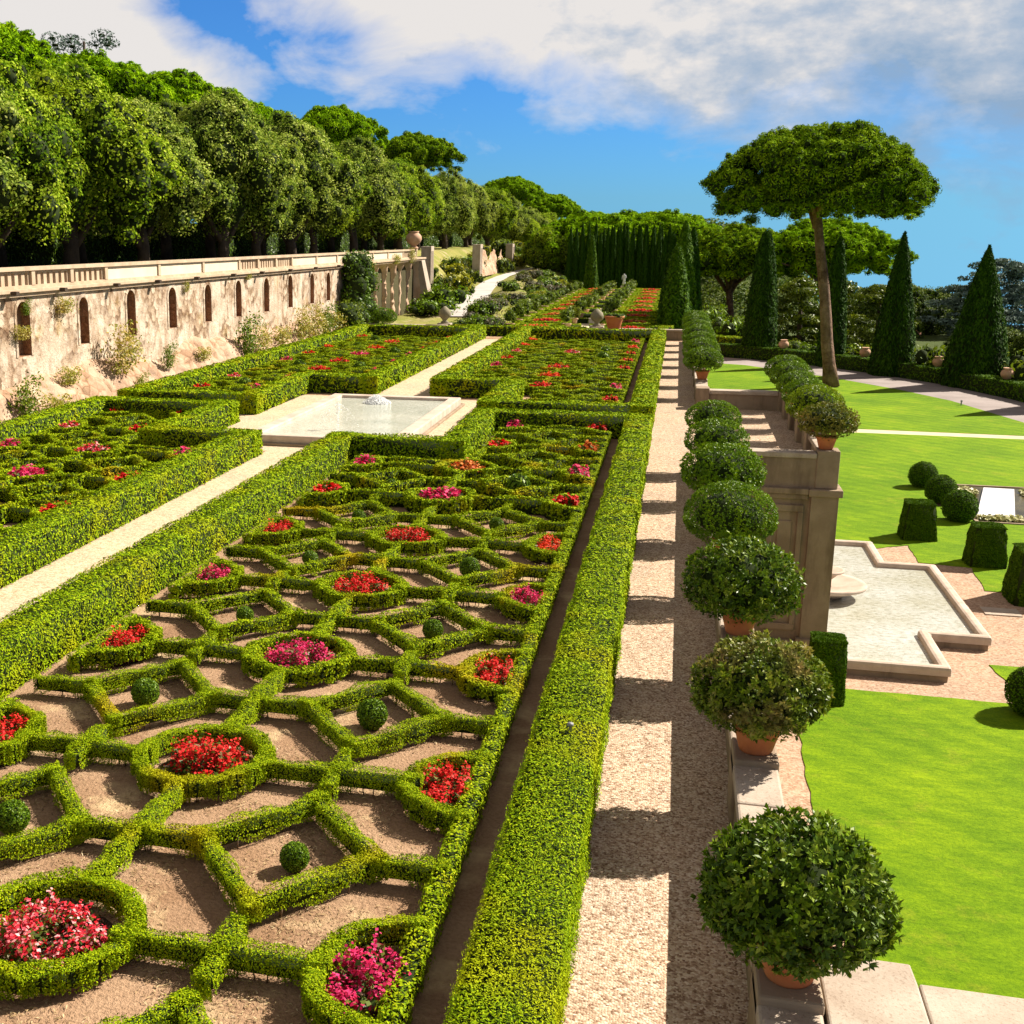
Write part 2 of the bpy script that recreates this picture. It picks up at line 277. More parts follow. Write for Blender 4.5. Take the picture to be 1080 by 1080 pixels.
class MB:
    def __init__(s): s.v = []; s.f = []
    def add(s, vs, fs):
        n = len(s.v); s.v += [tuple(v) for v in vs]; s.f += [tuple(i + n for i in f) for f in fs]; return s
    def box(s, x0, x1, y0, y1, z0, z1):
        return s.add([(x0, y0, z0), (x1, y0, z0), (x1, y1, z0), (x0, y1, z0), (x0, y0, z1), (x1, y0, z1), (x1, y1, z1), (x0, y1, z1)],
                     [(0, 3, 2, 1), (4, 5, 6, 7), (0, 1, 5, 4), (1, 2, 6, 5), (2, 3, 7, 6), (3, 0, 4, 7)])
    def prism(s, poly, z0, z1):
        n = len(poly)
        a = sum(poly[i][0] * poly[(i + 1) % n][1] - poly[(i + 1) % n][0] * poly[i][1] for i in range(n))
        if a < 0: poly = poly[::-1]
        return s.add([(x, y, z0) for x, y in poly] + [(x, y, z1) for x, y in poly],
                     [tuple(range(n - 1, -1, -1)), tuple(range(n, 2 * n))] + [(i, (i + 1) % n, n + (i + 1) % n, n + i) for i in range(n)])
    def lathe(s, prof, c=(0, 0, 0), n=24):
        vs = []; k = len(prof)
        for i in range(n):
            a = 2 * PI * i / n
            vs += [(c[0] + r * math.cos(a), c[1] + r * math.sin(a), c[2] + z) for r, z in prof]
        fs = [(i * k + j, ((i + 1) % n) * k + j, ((i + 1) % n) * k + j + 1, i * k + j + 1) for i in range(n) for j in range(k - 1)]
        return s.add(vs, fs)
    def tube(s, pts, rad, n=8, wob=0.):
        P = [Vector(p) for p in pts]; vs = []
        for i, p in enumerate(P):
            d = (P[min(i + 1, len(P) - 1)] - P[max(i - 1, 0)]).normalized()
            a = d.cross(Vector((1, 0, 0)) if abs(d.x) < .9 else Vector((0, 1, 0))).normalized(); b = d.cross(a)
            for k in range(n):
                t = 2 * PI * k / n; r = rad[i] * (1 + wob * random.uniform(-1, 1))
                vs.append(p + (a * math.cos(t) + b * math.sin(t)) * r)
        fs = [(i * n + k, i * n + (k + 1) % n, (i + 1) * n + (k + 1) % n, (i + 1) * n + k) for i in range(len(P) - 1) for k in range(n)]
        fs += [tuple(range(n - 1, -1, -1)), tuple((len(P) - 1) * n + k for k in range(n))]
        return s.add(vs, fs)
    def mesh(s, name, mat, smooth=False, bevel=0.):
        me = bpy.data.meshes.new(name); me.from_pydata(s.v, [], s.f); me.materials.append(mat)
        if smooth: me.polygons.foreach_set('use_smooth', np.ones(len(me.polygons), bool))
        me.update(); return me
    def build(s, name, mat, parent=None, smooth=False, bevel=0., loc=None):
        o = link(name, s.mesh(name, mat, smooth), parent, loc)
        if bevel:
            b = o.modifiers.new('soft_edge', 'BEVEL'); b.width = bevel; b.segments = 2; b.limit_method = 'ANGLE'
        return o

def unit(a): return a / np.maximum(np.linalg.norm(a, axis=1, keepdims=True), 1e-9)
def leaf_quads(P, Nn, size, jit=.8, aspect=.55, up=0., base=0):
    """rhombic leaves at P, facing Nn (with jitter), lengths size"""
    n = len(P); size = np.broadcast_to(np.asarray(size, float), (n,)) * rng.uniform(.7, 1.3, n)
    nn = unit(Nn + rng.normal(0, jit, (n, 3)) + np.array([0, 0, up]))
    t = rng.normal(0, 1, (n, 3)); t -= (t * nn).sum(1, keepdims=True) * nn; t = unit(t); b = np.cross(nn, t)
    L = size[:, None] * .5; W = L * aspect
    fold = nn * L * .15
    V = np.stack([P - t * L, P + b * W + fold, P + t * L, P - b * W + fold], 1).reshape(-1, 3)
    F = (np.arange(n * 4).reshape(-1, 4) + base)
    return V, F
def leaf_mesh(name, P, Nn, size, mat, jit=.8, aspect=.55, up=0., rnd=None, core=None, extra=None):
    """core: (verts, quads) solid filler with the inner shade put into its colour; extra: list of (V, F, mat, rnd)"""
    V, F = leaf_quads(P, Nn, size, jit, aspect, up)
    r = rng.uniform(0, 1, len(P)) if rnd is None else np.clip(rnd, 0, 1)
    r = np.repeat(r, 4); mats = [mat]; Vs = [V]; Fs = [F]; idx = [np.zeros(len(F))]; rs = [r]; off = len(V)
    if core is not None:
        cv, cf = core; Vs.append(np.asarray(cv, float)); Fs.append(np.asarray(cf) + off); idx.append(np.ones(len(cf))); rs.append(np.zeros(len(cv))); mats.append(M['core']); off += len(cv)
    for (ev, ef, em, er) in (extra or []):
        Vs.append(ev); Fs.append(np.asarray(ef) + off); idx.append(np.full(len(ef), len(mats))); mats.append(em); rs.append(er); off += len(ev)
    return mesh_np(name, np.concatenate(Vs), Fs, mats, np.concatenate(idx), np.concatenate(rs))

def wave(x, y, k=1.):
    return np.sin(x * 2.3 * k + 1.3 * np.sin(y * 1.7 * k)) * .5 + np.sin(y * 3.1 * k + 2. * np.sin(x * 1.1 * k)) * .5
def sweep_samples(poly, closed, w, h, cov, size_fn, z0=0., bottom=.0, rough=.02, hmax_d=None):
    """sample points, normals, sizes over the top and both sides of a hedge swept along poly"""
    pts = [np.array(p, float) for p in poly]; Ps = []; Ns = []; Ss = []
    segs = list(zip(pts, pts[1:] + ([pts[0]] if closed else [])))
    if not closed: segs = segs[:len(pts) - 1]
    for a, b in segs:
        L0 = np.linalg.norm(b - a)
        if L0 < 1e-6: continue
        d = (b - a) / L0; nrm = np.array([-d[1], d[0]])
        k = max(1, int(math.ceil(L0 / 2.5)))
        for i in range(k):
            s0, s1 = L0 * i / k, L0 * (i + 1) / k
            c = a + d * (s0 + s1) / 2; dist = math.dist((c[0], c[1], z0 + h), CAM)
            sz = size_fn(dist); dens = cov / (sz * sz * .33)
            e0 = w / 2 if (i == 0) else 0; e1 = w / 2 if i == k - 1 else 0
            # top
            n = int(dens * (s1 - s0 + e0 + e1) * w) + 1
            t = rng.uniform(s0 - e0, s1 + e1, n); u = rng.uniform(-1, 1, n)
            xy = a + d * t[:, None] + nrm * (u * w / 2)[:, None]
            z = z0 + h - .03 * min(h, .5) * np.abs(u) ** 8 + rough * wave(xy[:, 0] * 1.3, xy[:, 1] * 1.3) + rng.normal(0, rough * .5, n)
            Ps.append(np.column_stack([xy, z])); Ns.append(np.column_stack([nrm * (np.abs(u) ** 5 * np.sign(u))[:, None], np.full(n, 1.)])); Ss.append(np.full(n, sz))
            # sides and ends
            for sgn in (-1, 1):
                n = int(dens * (s1 - s0) * h * .72) + 1
                t = rng.uniform(s0, s1, n); v = rng.uniform(bottom, 1, n)
                off = w / 2 + rng.normal(0, rough * .5, n) + rough * wave(t * 1.5 + a[0], v * 3 + a[1])
                xy = a + d * t[:, None] + nrm * (sgn * off)[:, None]
                Ps.append(np.column_stack([xy, z0 + v * h])); Ns.append(np.column_stack([np.tile(nrm * sgn, (n, 1)), np.full(n, .25)])); Ss.append(np.full(n, sz))
            for sgn, en in ((-1, i == 0), (1, i == k - 1)):
                if not en: continue
                n = int(dens * w * h * 1.7) + 1
                t = (s0 - w / 2 if sgn < 0 else s1 + w / 2) + rng.normal(0, rough * .5, n); u = rng.uniform(-1, 1, n); v = rng.uniform(bottom, 1, n)
                xy = a + d * t[:, None] + nrm * (u * w / 2)[:, None]
                Ps.append(np.column_stack([xy, z0 + v * h])); Ns.append(np.column_stack([np.tile(d * sgn, (n, 1)), np.full(n, .25)])); Ss.append(np.full(n, sz))
    return np.concatenate(Ps), np.concatenate(Ns), np.concatenate(Ss)
def sweep_core(poly, closed, w, h, z0=0., zb=0.):
    pts = [np.array(p, float) for p in poly]; V = []; F = []
    segs = list(zip(pts, pts[1:] + ([pts[0]] if closed else [])))
    if not closed: segs = segs[:len(pts) - 1]
    for i, (a, b) in enumerate(segs):
        d = (b - a) / max(np.linalg.norm(b - a), 1e-6); nr = np.array([-d[1], d[0]]) * w / 2
        e = d * (w / 2 - .003 * (i % 3)); hh = h - .004 * (i % 3)
        q = [a - e - nr, b + e - nr, b + e + nr, a - e + nr]; n = len(V)
        V += [(*p, z0 + zb) for p in q] + [(*p, z0 + hh) for p in q]
        F += [(n, n + 3, n + 2, n + 1), (n + 4, n + 5, n + 6, n + 7), (n, n + 1, n + 5, n + 4), (n + 1, n + 2, n + 6, n + 5), (n + 2, n + 3, n + 7, n + 6), (n + 3, n, n + 4, n + 7)]
    return np.array(V), np.array(F)
def hedge_mesh(name, poly, closed, w, h, mat, cov=1.15, size_fn=None, z0=0., rough=.03):
    size_fn = size_fn or (lambda d: min(max(d * .0025, .029), .26))
    P, Nn, sz = sweep_samples(poly, closed, w, h, cov, size_fn, z0, .02, rough)
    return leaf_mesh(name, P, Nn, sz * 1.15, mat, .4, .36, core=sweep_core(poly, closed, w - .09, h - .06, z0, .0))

# ---------------------------------------------------------------- ground, terraces, paths
def sheet(name, poly, z, mat, th=.0):
    return tag(link(name, MB().add([(x, y, z) for x, y in poly], [tuple(range(len(poly)))]).mesh(name, mat)), kind='structure')
def rect(x0, x1, y0, y1): return [(x0, y0), (x1, y0), (x1, y1), (x0, y1)]
def smooth01(t): t = np.clip(t, 0, 1); return t * t * (3 - 2 * t)
def grid_sheet(name, xs, ys, zf, mat):
    X, Y = np.meshgrid(xs, ys); Z = zf(X, Y); nx, ny = len(xs), len(ys)
    V = np.column_stack([X.ravel(), Y.ravel(), Z.ravel()])
    i = np.arange((ny - 1) * nx).reshape(ny - 1, nx)[:, :-1].ravel()
    F = np.column_stack([i, i + 1, i + nx + 1, i + nx])
    return tag(link(name, mesh_np(name, V, [F], [mat], smooth=True)), kind='structure')
def lowland(X, Y):
    d = np.maximum(X - 48, 0) + np.maximum(Y - 190, 0) * (X > -200)
    z = ZL - .01 - 70 * smooth01(d / 420) - .085 * np.maximum(d - 250, 0)
    hill = 108 * np.exp(-((X - 10) / 110) ** 2 - ((Y - 740) / 150) ** 2)
    return z + hill + 2. * wave(X * .012, Y * .012) * smooth01(d / 200)
ax = np.concatenate([np.linspace(-3000, -300, 16)[:-1], np.linspace(-300, 400, 71)[:-1], np.linspace(400, 3000, 16)])
ay = np.concatenate([np.linspace(-300, 1200, 101)[:-1], np.linspace(1200, 6000, 18)])
grid_sheet('ground', ax, ay, lowland, M['wild'])

# upper garden terrace: a solid block of earth, its right side faced by the parapet wall
def solid(name, poly, z0, z1, mat): return tag(link(name, MB().prism(poly, z0, z1).mesh(name, mat)), kind='structure')
BX = 4.9   # outer face of the projecting bay
UP = [(-24.5, -6), (1.1, -6), (1.1, 37.6), (BX - .25, 37.6), (BX - .25, 52.4), (1.1, 52.4), (1.1, 180), (-12.6, 180), (-12.6, 90), (-24.5, 90)]
solid('garden_soil', UP, ZL - .5, 0., M['soil'])
sheet('gravel_walk', rect(-.66, 1.06, -6, 86), .004, M['gravel'])
sheet('bay_gravel', rect(1.06, BX - .4, 37.5, 52.5), .005, M['gravel'])
sheet('central_path', rect(-13.05, -10.5, -6, 37.8), .004, M['gravel_pale'])
sheet('far_central_path', rect(-13.05, -10.4, 52.2, 84.8), .004, M['gravel_pale'])
sheet('pool_court_gravel', rect(-16.3, -6.2, 37.8, 52.2), .004, M['gravel_pale'])
sheet('pool_side_path', rect(-22., -16.3, 43.75, 45.6), .004, M['gravel_pale'])
sheet('pool_cross_path', rect(-6.2, -.66, 44.2, 46.), .004, M['gravel'])
sheet('far_garden_turf', rect(-12.55, 1.05, 87.4, 179), .006, M['fargrass'])
sheet('far_garden_path', rect(-7.9, -5.9, 89, 168), .012, M['cream'])
# left upper terrace where the wood stands
solid('wood_terrace', [(-24.6, 15), (-24.6, 116), (-34, 180), (-34, 420), (-260, 420), (-260, 15)], ZL - 1, 4.95, M['under'])
# bank and road beyond the wall
def bank(X, Y):
    rise = 2.4 * smooth01((Y - 105) / 95)
    xr = np.interp(Y, [90, 108, 135, 158, 175, 196, 230], [-17.5, -17.9, -20., -22.3, -22.3, -20.6, -15])
    xl = xr - np.interp(Y, [90, 108, 135, 158, 175, 196, 230], [2.3, 2.2, 2.6, 2.0, 1.4, 1.2, 1.])
    zr = smooth01((-12.6 - X) / np.maximum(-12.6 - xr, 1.5)) * rise
    zr = zr + .9 * np.sin(np.clip((-12.6 - X) / np.maximum(-12.6 - xr, 1), 0, 1) * PI) * smooth01((Y - 92) / 12)
    up = rise + (5.4 - rise) * smooth01((xl - X) / 6.5) * smooth01((Y - 116.5) / 10)
    z = np.where(X < xl, up, np.where(X < xr, rise, zr))
    return z + .15 * wave(X * .9, Y * .9) * ((X < xl) | (X > xr)) - .02
grid_sheet('bank', np.linspace(-36, -12.5, 60), np.linspace(88, 232, 120), bank, M['bank'])
rc = [(-18.9, 107.4, .02), (-19.7, 115, .2), (-21.2, 130, .55), (-22.4, 144, .85), (-23.1, 156, 1.15), (-23.1, 167, 1.45), (-22.3, 180, 1.8), (-20.9, 194, 2.3), (-18, 212, 2.5)]
hw = [1.7, 1.6, 1.5, 1.3, 1.1, .85, .75, .7, .6]
def strip(name, pts, hws, mat, dz=0.):
    V = []
    for i, p in enumerate(pts):
        a = Vector(pts[max(i - 1, 0)]); b = Vector(pts[min(i + 1, len(pts) - 1)]); d = (b - a); n = Vector((-d.y, d.x, 0)).normalized()
        V += [tuple(Vector(p) + n * hws[i] + Vector((0, 0, dz))), tuple(Vector(p) - n * hws[i] + Vector((0, 0, dz)))]
    F = [(2 * i, 2 * i + 1, 2 * i + 3, 2 * i + 2) for i in range(len(pts) - 1)]
    return tag(link(name, MB().add(V, F).mesh(name, mat)), kind='structure')
strip('road', [(x, y, float(bank(np.array(x), np.array(y))) + .12) for x, y, z in rc], hw, M['road'])

# lower terrace surfaces
sheet('court_gravel', rect(1.4, 24, 35.2, 58.5), ZL + .004, M['gravel_pink'])
sheet('wall_foot_gravel', rect(1.4, 4.2, 5, 35.2), ZL + .003, M['gravel_pink'])
def lawn(name, poly, z=ZL + .03):
    o = link(name, MB().prism(poly, ZL - .05, z).mesh(name, M['lawn'])); return tag(o, kind='structure')
def wavy(pts, n=6, amp=.04):
    out = []
    for i, a in enumerate(pts):
        b = pts[(i + 1) % len(pts)]
        for k in range(n):
            t = k / n; out.append((a[0] + (b[0] - a[0]) * t + random.uniform(-amp, amp), a[1] + (b[1] - a[1]) * t + random.uniform(-amp, amp)))
    return out
lawn('near_lawn', wavy([(3.72, 9.0), (24, 9.0), (24, 35.6), (9.6, 35.9), (4.9, 35.95), (4.0, 34.6), (3.82, 32), (3.72, 28)], 8))
lawn('side_lawn', wavy([(10.2, 37.4), (10.5, 36.6), (24, 36.6), (24, 39.2), (10.05, 39.25)]))
lawn('court_edge_lawn', wavy([(12.05, 51.4), (11.85, 48.0), (24, 47.4), (24, 51.3)]))
lawn('fountain_lawn', wavy([(1.6, 53.6), (8.7, 53.75), (10.25, 54.7), (10.15, 51.75), (12.3, 51.42), (36, 51.3), (36, 86.2), (1.6, 87.4)], 7))
lawn('upper_lawn', wavy([(1.6, 89.2), (40, 87.6), (27.0, 90), (24.6, 94.6), (22.0, 106.5), (19, 113.6), (14.6, 121.5), (7.2, 131.5), (1.6, 134)], 6))
sheet('lawn_path', [(1.6, 87.3), (40, 86.0), (40, 87.9), (1.6, 89.3)], ZL + .012, M['cream'])
dv = [(-4, 140), (6.2, 135.5), (12.2, 130.0), (16.9, 124.0), (20.6, 117.4), (24.2, 107.5), (26.6, 98), (29, 88), (31, 78)]
strip('grey_drive', [(x, y, ZL + .02) for x, y in dv], [3.2] * len(dv), M['asphalt'])

# ---------------------------------------------------------------- tall clipped hedges round the four plots
H = .82
def plot_hedge(name, poly, label, w=.85):
    me = hedge_mesh(name, poly, True, w, H, M['hedge'])
    return tag(link(name, me), label, 'hedge', 'tall box hedges framing the knot gardens')
plot_hedge('box_hedge', [(-1.07, 4.5), (-1.07, 43.65), (-6.58, 43.65), (-6.58, 36.95), (-10.2, 36.95), (-10.2, 4.5)], 'tall clipped hedge framing the nearest knot garden beside the gravel walk')
plot_hedge('box_hedge', [(-13.42, 4.5), (-13.42, 36.75), (-16.6, 36.75), (-16.6, 43.25), (-21.8, 43.25), (-21.8, 4.5)], 'tall clipped hedge framing the near knot garden below the old wall')
plot_hedge('box_hedge', [(-1.07, 46.45), (-1.07, 85.), (-10.1, 85.), (-10.1, 53.45), (-6.85, 53.45), (-6.85, 46.45)], 'tall clipped hedge framing the far right knot garden beyond the pool')
plot_hedge('box_hedge', [(-13.42, 53.45), (-13.42, 85.), (-21.8, 85.), (-21.8, 46.05), (-16.6, 46.05), (-16.6, 53.45)], 'tall clipped hedge framing the far left knot garden beyond the pool')

# ---------------------------------------------------------------- knot gardens
KW, KH = .195, .33
def low_mesh(name, poly, closed, s, stems=True, seed=0, w=KW, h=KH, cov=1.25):
    P, Nn, sz = sweep_samples(poly, closed, w, h, cov, lambda d: s, 0., .12, .013)
    g = wave(P[:, 0] * 3.1 + seed, P[:, 1] * 3.1 - seed)
    keep = P[:, 2] > .07 + .09 * np.clip(g, -.4, 1)
    P, Nn, sz = P[keep], Nn[keep], sz[keep]
    hb = .035 * wave(P[:, 0] * 1.7 + 2 * seed, P[:, 1] * 1.9 + seed) + .02 * wave(P[:, 0] * 5.1 + seed, P[:, 1] * 4.7); P[:, 2] += hb * (P[:, 2] > .16)
    P[:, 0] += .022 * wave(P[:, 0] * 4. + seed, P[:, 1] * 4.); P[:, 1] += .022 * wave(P[:, 1] * 4.4 - seed, P[:, 0] * 4.)
    sprig = rng.uniform(0, 1, len(P)) < .05; P[sprig] += Nn[sprig] * rng.uniform(.01, .045, sprig.sum())[:, None]
    r = rng.uniform(0, 1, len(P))
    ex = []
    if stems:
        mb = MB(); pts = [np.array(p) for p in poly] + ([np.array(poly[0])] if closed else [])
        for a, b in zip(pts[:-1], pts[1:]):
            Ls = np.linalg.norm(b - a)
            for q in range(max(1, int(Ls / .12))):
                t = random.random(); c = a + (b - a) * t; ox, oy = random.uniform(-.05, .05), random.uniform(-.05, .05)
                mb.tube([(c[0] + ox, c[1] + oy, -.01), (c[0] + ox * 1.6, c[1] + oy * 1.6, .18)], [.009, .007], 4)
        V = np.array(mb.v); F = np.array([f for f in mb.f if len(f) == 4]); ex.append((V, F, M['stem'], np.zeros(len(V))))
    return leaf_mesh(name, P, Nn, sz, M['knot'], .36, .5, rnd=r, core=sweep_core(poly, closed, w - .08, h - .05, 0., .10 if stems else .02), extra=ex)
def arc(r, a0, a1, n, sx=1.): return [(r * sx * math.cos(a0 + (a1 - a0) * i / n), r * math.sin(a0 + (a1 - a0) * i / n)) for i in range(n + 1)]
RX, RY = .86, .84
LOD = {'hi': .025, 'mid': .042, 'lo': .08}
KM = {}
for l, s in LOD.items():
    st = l != 'lo'; hh = KH if st else .42; nv = 3 if l != 'lo' else 2
    KM[l] = dict(
        ring=[low_mesh('ring_hedge', arc(RY, 0, 2 * PI, 22)[:-1], True, s, st, v, KW, hh) for v in range(nv)],
        half=[low_mesh('half_ring_hedge', arc(RY, PI / 2, 1.5 * PI, 11), False, s, st, v + 5, KW, hh) for v in range(nv)],
        dia=[low_mesh('diamond_hedge', [(0, -1.22), (1.02, 0), (0, 1.22), (-1.02, 0)], True, s, st, v + 9, KW, hh) for v in range(nv)],
        link=[low_mesh('link_hedge', [(-.42, 0), (.42, 0)], False, s, st, v + 13, KW, hh) for v in range(nv)],
        long=[low_mesh('link_hedge', [(-1.1, 0), (1.1, 0)], False, s, st, v + 17, KW, hh) for v in range(nv)])
def ball_mesh(name, r, s, mat, n, core=True, squash=1., up=0.):
    d = unit(rng.normal(0, 1, (n, 3))); rr = r * rng.uniform(.93, 1.03, n) * (1 + .03 * wave(d[:, 0] * 4, d[:, 1] * 4 + d[:, 2] * 3))
    P = d * rr[:, None] * np.array([1, 1, squash])
    c = MB().lathe([(max(.001, r * .92 * math.sin(t)), -r * .92 * squash * math.cos(t)) for t in np.linspace(0, PI, 9)], n=14)
    return leaf_mesh(name, P, d, s, mat, .7, .55, up, core=(np.array(c.v), np.array(c.f)) if core else None)
BALL = {'hi': [ball_mesh('box_ball', .2, .034, M['ball'], 2600) for _ in range(2)], 'lo': [ball_mesh('box_ball', .2, .07, M['ball'], 500)]}
# flower beds: low domes of blossom over bronze leaves, set in turned soil
def bed_mesh(kind, s, n, half, seed, lift=0.):
    k = 46 if not half else 30
    th = rng.uniform(0, 2 * PI, k); q = np.sqrt(rng.uniform(0, 1, k))
    if half: px = -.36 + .32 * q * np.cos(th); py = .56 * q * np.sin(th)
    else: px = .02 + .55 * q * np.cos(th); py = .04 + .52 * q * np.sin(th)
    ph = rng.uniform(.20, .40, k) * (1 - .35 * q ** 2)
    m = n // k; P = []; Nn = []; LP = []
    for x, y, h in zip(px, py, ph):
        r = rng.normal(0, 1, (m, 3)) * np.array([.062, .062, .045]); r[:, 2] -= np.abs(r[:, 0]) + np.abs(r[:, 1]) - .08
        P.append(np.array([x, y, h + lift]) + r); Nn.append(r * 6 + np.array([0, 0, .8]))
        l = rng.normal(0, 1, (max(6, m // 2), 3)) * np.array([.075, .075, 0]); l[:, 2] = rng.uniform(.02, 1.05, len(l)) * h
        LP.append(np.array([x, y, lift]) + l)
    P = np.concatenate(P); Nn = np.concatenate(Nn); LP = np.concatenate(LP); P[:, 2] = np.maximum(P[:, 2], .04)
    lv, lf = leaf_quads(LP, np.tile([0, 0, 1.], (len(LP), 1)), s * 1.7, .6, .7)
    c = (-.4, 0) if half else (0, 0); rx, ry_ = (.40, .68) if half else (.70, .68)
    sv = np.array([(c[0], 0, .022)] + [(c[0] + rx * math.cos(t), ry_ * math.sin(t), .012) for t in np.linspace(0, 2 * PI, 17)[:-1]])
    sf = np.array([(0, 1 + i, 1 + (i + 1) % 16) for i in range(16)])
    V, F = leaf_quads(P, Nn, s, .5, .85)
    return mesh_np('flower_bed', np.concatenate([V, lv, sv]), [F, np.asarray(lf) + len(V), sf + len(V) + len(lv)], [M['fl_' + kind], M['fl_leaf'], M['soil_wet']],
                   np.concatenate([np.zeros(len(F)), np.ones(len(lf)), np.full(16, 2)]), np.concatenate([rng.uniform(0, 1, len(P)).repeat(4), rng.uniform(0, 1, len(LP)).repeat(4), np.zeros(17)]))
BED = {}
for k in FC:
    for hf in (0, 1):
        BED[k, hf, 'hi'] = bed_mesh(k, .044, 1900 if not hf else 1250, hf, len(BED))
        BED[k, hf, 'lo'] = bed_mesh(k, .10, 560 if not hf else 370, hf, len(BED), .13)
CW = {'red': 'deep red', 'scarlet': 'scarlet', 'magenta': 'magenta pink', 'pink': 'red and pink', 'orange': 'orange and yellow'}
def knot(name, label, xl, xc, xr, rows, colour, hide, lod, border, where, frontwords, edge=None):
    """lattice of rings on (xl, xc, xr) x rows and diamonds between; hide(x, y) says where the plot ends"""
    root = empty(name, (xc, rows[0], 0)); tag(root, label, 'knot hedge', 'low clipped knot hedges')
    def put(nm, me, x, y, rz=0., sc=None):
        return link(nm, random.choice(me), root, (x - xc + random.uniform(-.02, .02), y - rows[0] + random.uniform(-.02, .02), 0), rz, sc)
    dx = (xr - xl) / 4; beds = []; balls = []
    for k, y in enumerate(rows):
        K = KM[lod(y)]
        for ci, x in enumerate((xl, xc, xr)):
            if hide(x, y): continue
            left_edge = ci == 0 or (ci == 1 and hide(xl, y)); right_edge = ci == 2 or (ci == 1 and hide(xr, y))
            if left_edge or right_edge: put('ring_hedge', K['half'], x, y, PI if left_edge else 0.)
            else: put('ring_hedge', K['ring'], x, y, random.choice((0, PI / 2, PI)))
            beds.append((k, ci, x, y, 'L' if left_edge else 'R' if right_edge else 'C'))
            if k + 1 < len(rows) and not (left_edge or right_edge):
                put('link_hedge', K['long'], x, (y + rows[k + 1]) / 2, PI / 2)
            if ci < 2 and not hide((xl, xc, xr)[ci + 1], y):
                gap = (xl, xc, xr)[ci + 1] - x
                put('link_hedge', K['long'], x + gap / 2, y, 0., ((gap - 1.56) / 2.2, 1, 1))
    ry = [(a + b) / 2 for a, b in zip(rows[:-1], rows[1:])]; ry = [2 * rows[0] - ry[0]] + ry
    for k, y in enumerate(ry):
        K = KM[lod(y)]
        for ci, x in enumerate(((xl + xc) / 2, (xc + xr) / 2)):
            if hide(x, y): continue
            put('diamond_hedge', K['dia'], x, y, random.choice((0, PI)))
            balls.append((k, ci, x, y))
            put('link_hedge', K['link'], x + (-1 if ci == 0 else 1) * (dx + 1.0) / 2, y, 0.)
            put('link_hedge', K['link'], x + (1 if ci == 0 else -1) * (dx + 1.0) / 2, y, 0.)
            if k + 1 < len(ry) and not hide(x, ry[k + 1]): put('link_hedge', K['link'], x, (y + ry[k + 1]) / 2, PI / 2)
    for poly in border:
        me = low_mesh('border_hedge', [(a - xc, b - rows[0]) for a, b in poly], False, .045 if lod(poly[0][1]) != 'lo' else .085, lod(poly[0][1]) != 'lo', len(poly), .22, .33)
        link('border_hedge', me, root)
    for (k, ci, x, y, e) in beds:
        c = colour(k, ci)
        if not c: continue
        o = link('flower_bed', BED[c, int(e != 'C'), 'hi' if lod(y) != 'lo' else 'lo'], None, (x, y, 0), PI if e == 'L' else 0.)
        if e == 'C': o.rotation_euler = (0, 0, random.choice((0, PI / 2, PI)))
        side = {0: 'left column', 1: 'middle column', 2: 'right column'}[ci]
        rowk = k - edge if edge else k
        tag(o, f'{CW[c]} begonias, {side}, {ORD[rowk]} row from {frontwords} of {where}', 'flower bed', 'begonia beds in the knot gardens')
    for (k, ci, x, y) in balls:
        s = random.uniform(.8, 1.15) * (1.5 if random.random() < .2 else 1.)
        o = link('box_ball', random.choice(BALL['hi' if lod(y) != 'lo' else 'lo']), None, (x + random.uniform(-.1, .1), y, .2 * s), random.uniform(0, 6), s)
        tag(o, f'box ball, {"left" if ci == 0 else "right"} diamond, {ORD[k]} row from {frontwords} of {where}', 'topiary ball', 'box balls in the knot gardens')
    return root
rows1 = [9.75 + 4.15 * k for k in range(9)]
# the front plot
cm = {(0, 1): 'pink', (1, 1): 'red', (2, 1): 'magenta', (3, 1): 'red', (4, 1): 'red', (5, 1): 'magenta', (6, 1): 'orange', (7, 1): 'red', (8, 1): 'magenta',
      (0, 0): 'red', (1, 0): 'red', (2, 0): 'red', (3, 0): 'magenta', (4, 0): 'red', (5, 0): 'red', (6, 0): 'magenta',
      (0, 2): 'magenta', (1, 2): 'red', (2, 2): 'red', (3, 2): 'magenta', (4, 2): 'scarlet', (5, 2): 'red', (6, 2): 'magenta', (7, 2): 'orange', (8, 2): 'red'}
knot('knot_hedge', 'low box knot of rings and diamonds in the nearest plot, filling the foreground', -9.2, -5.75, -2.12, rows1, lambda k, c: cm.get((k, c)),
     lambda x, y: y > 36.2 and x < -6.1, lambda y: 'hi' if y < 17 else 'mid' if y < 30 else 'lo',
     [[(-2.1, 6), (-2.1, 20)], [(-2.1, 20.3), (-2.1, 42.7)], [(-2.1, 42.7), (-5.75, 42.7)], [(-5.75, 42.7), (-5.75, 36.6)], [(-5.75, 36.0), (-9.2, 36.0)]]
     + [[(-9.24, y - 1.05), (-9.24, y + 1.0)] for y in rows1[:7]], 'the nearest plot', 'front')
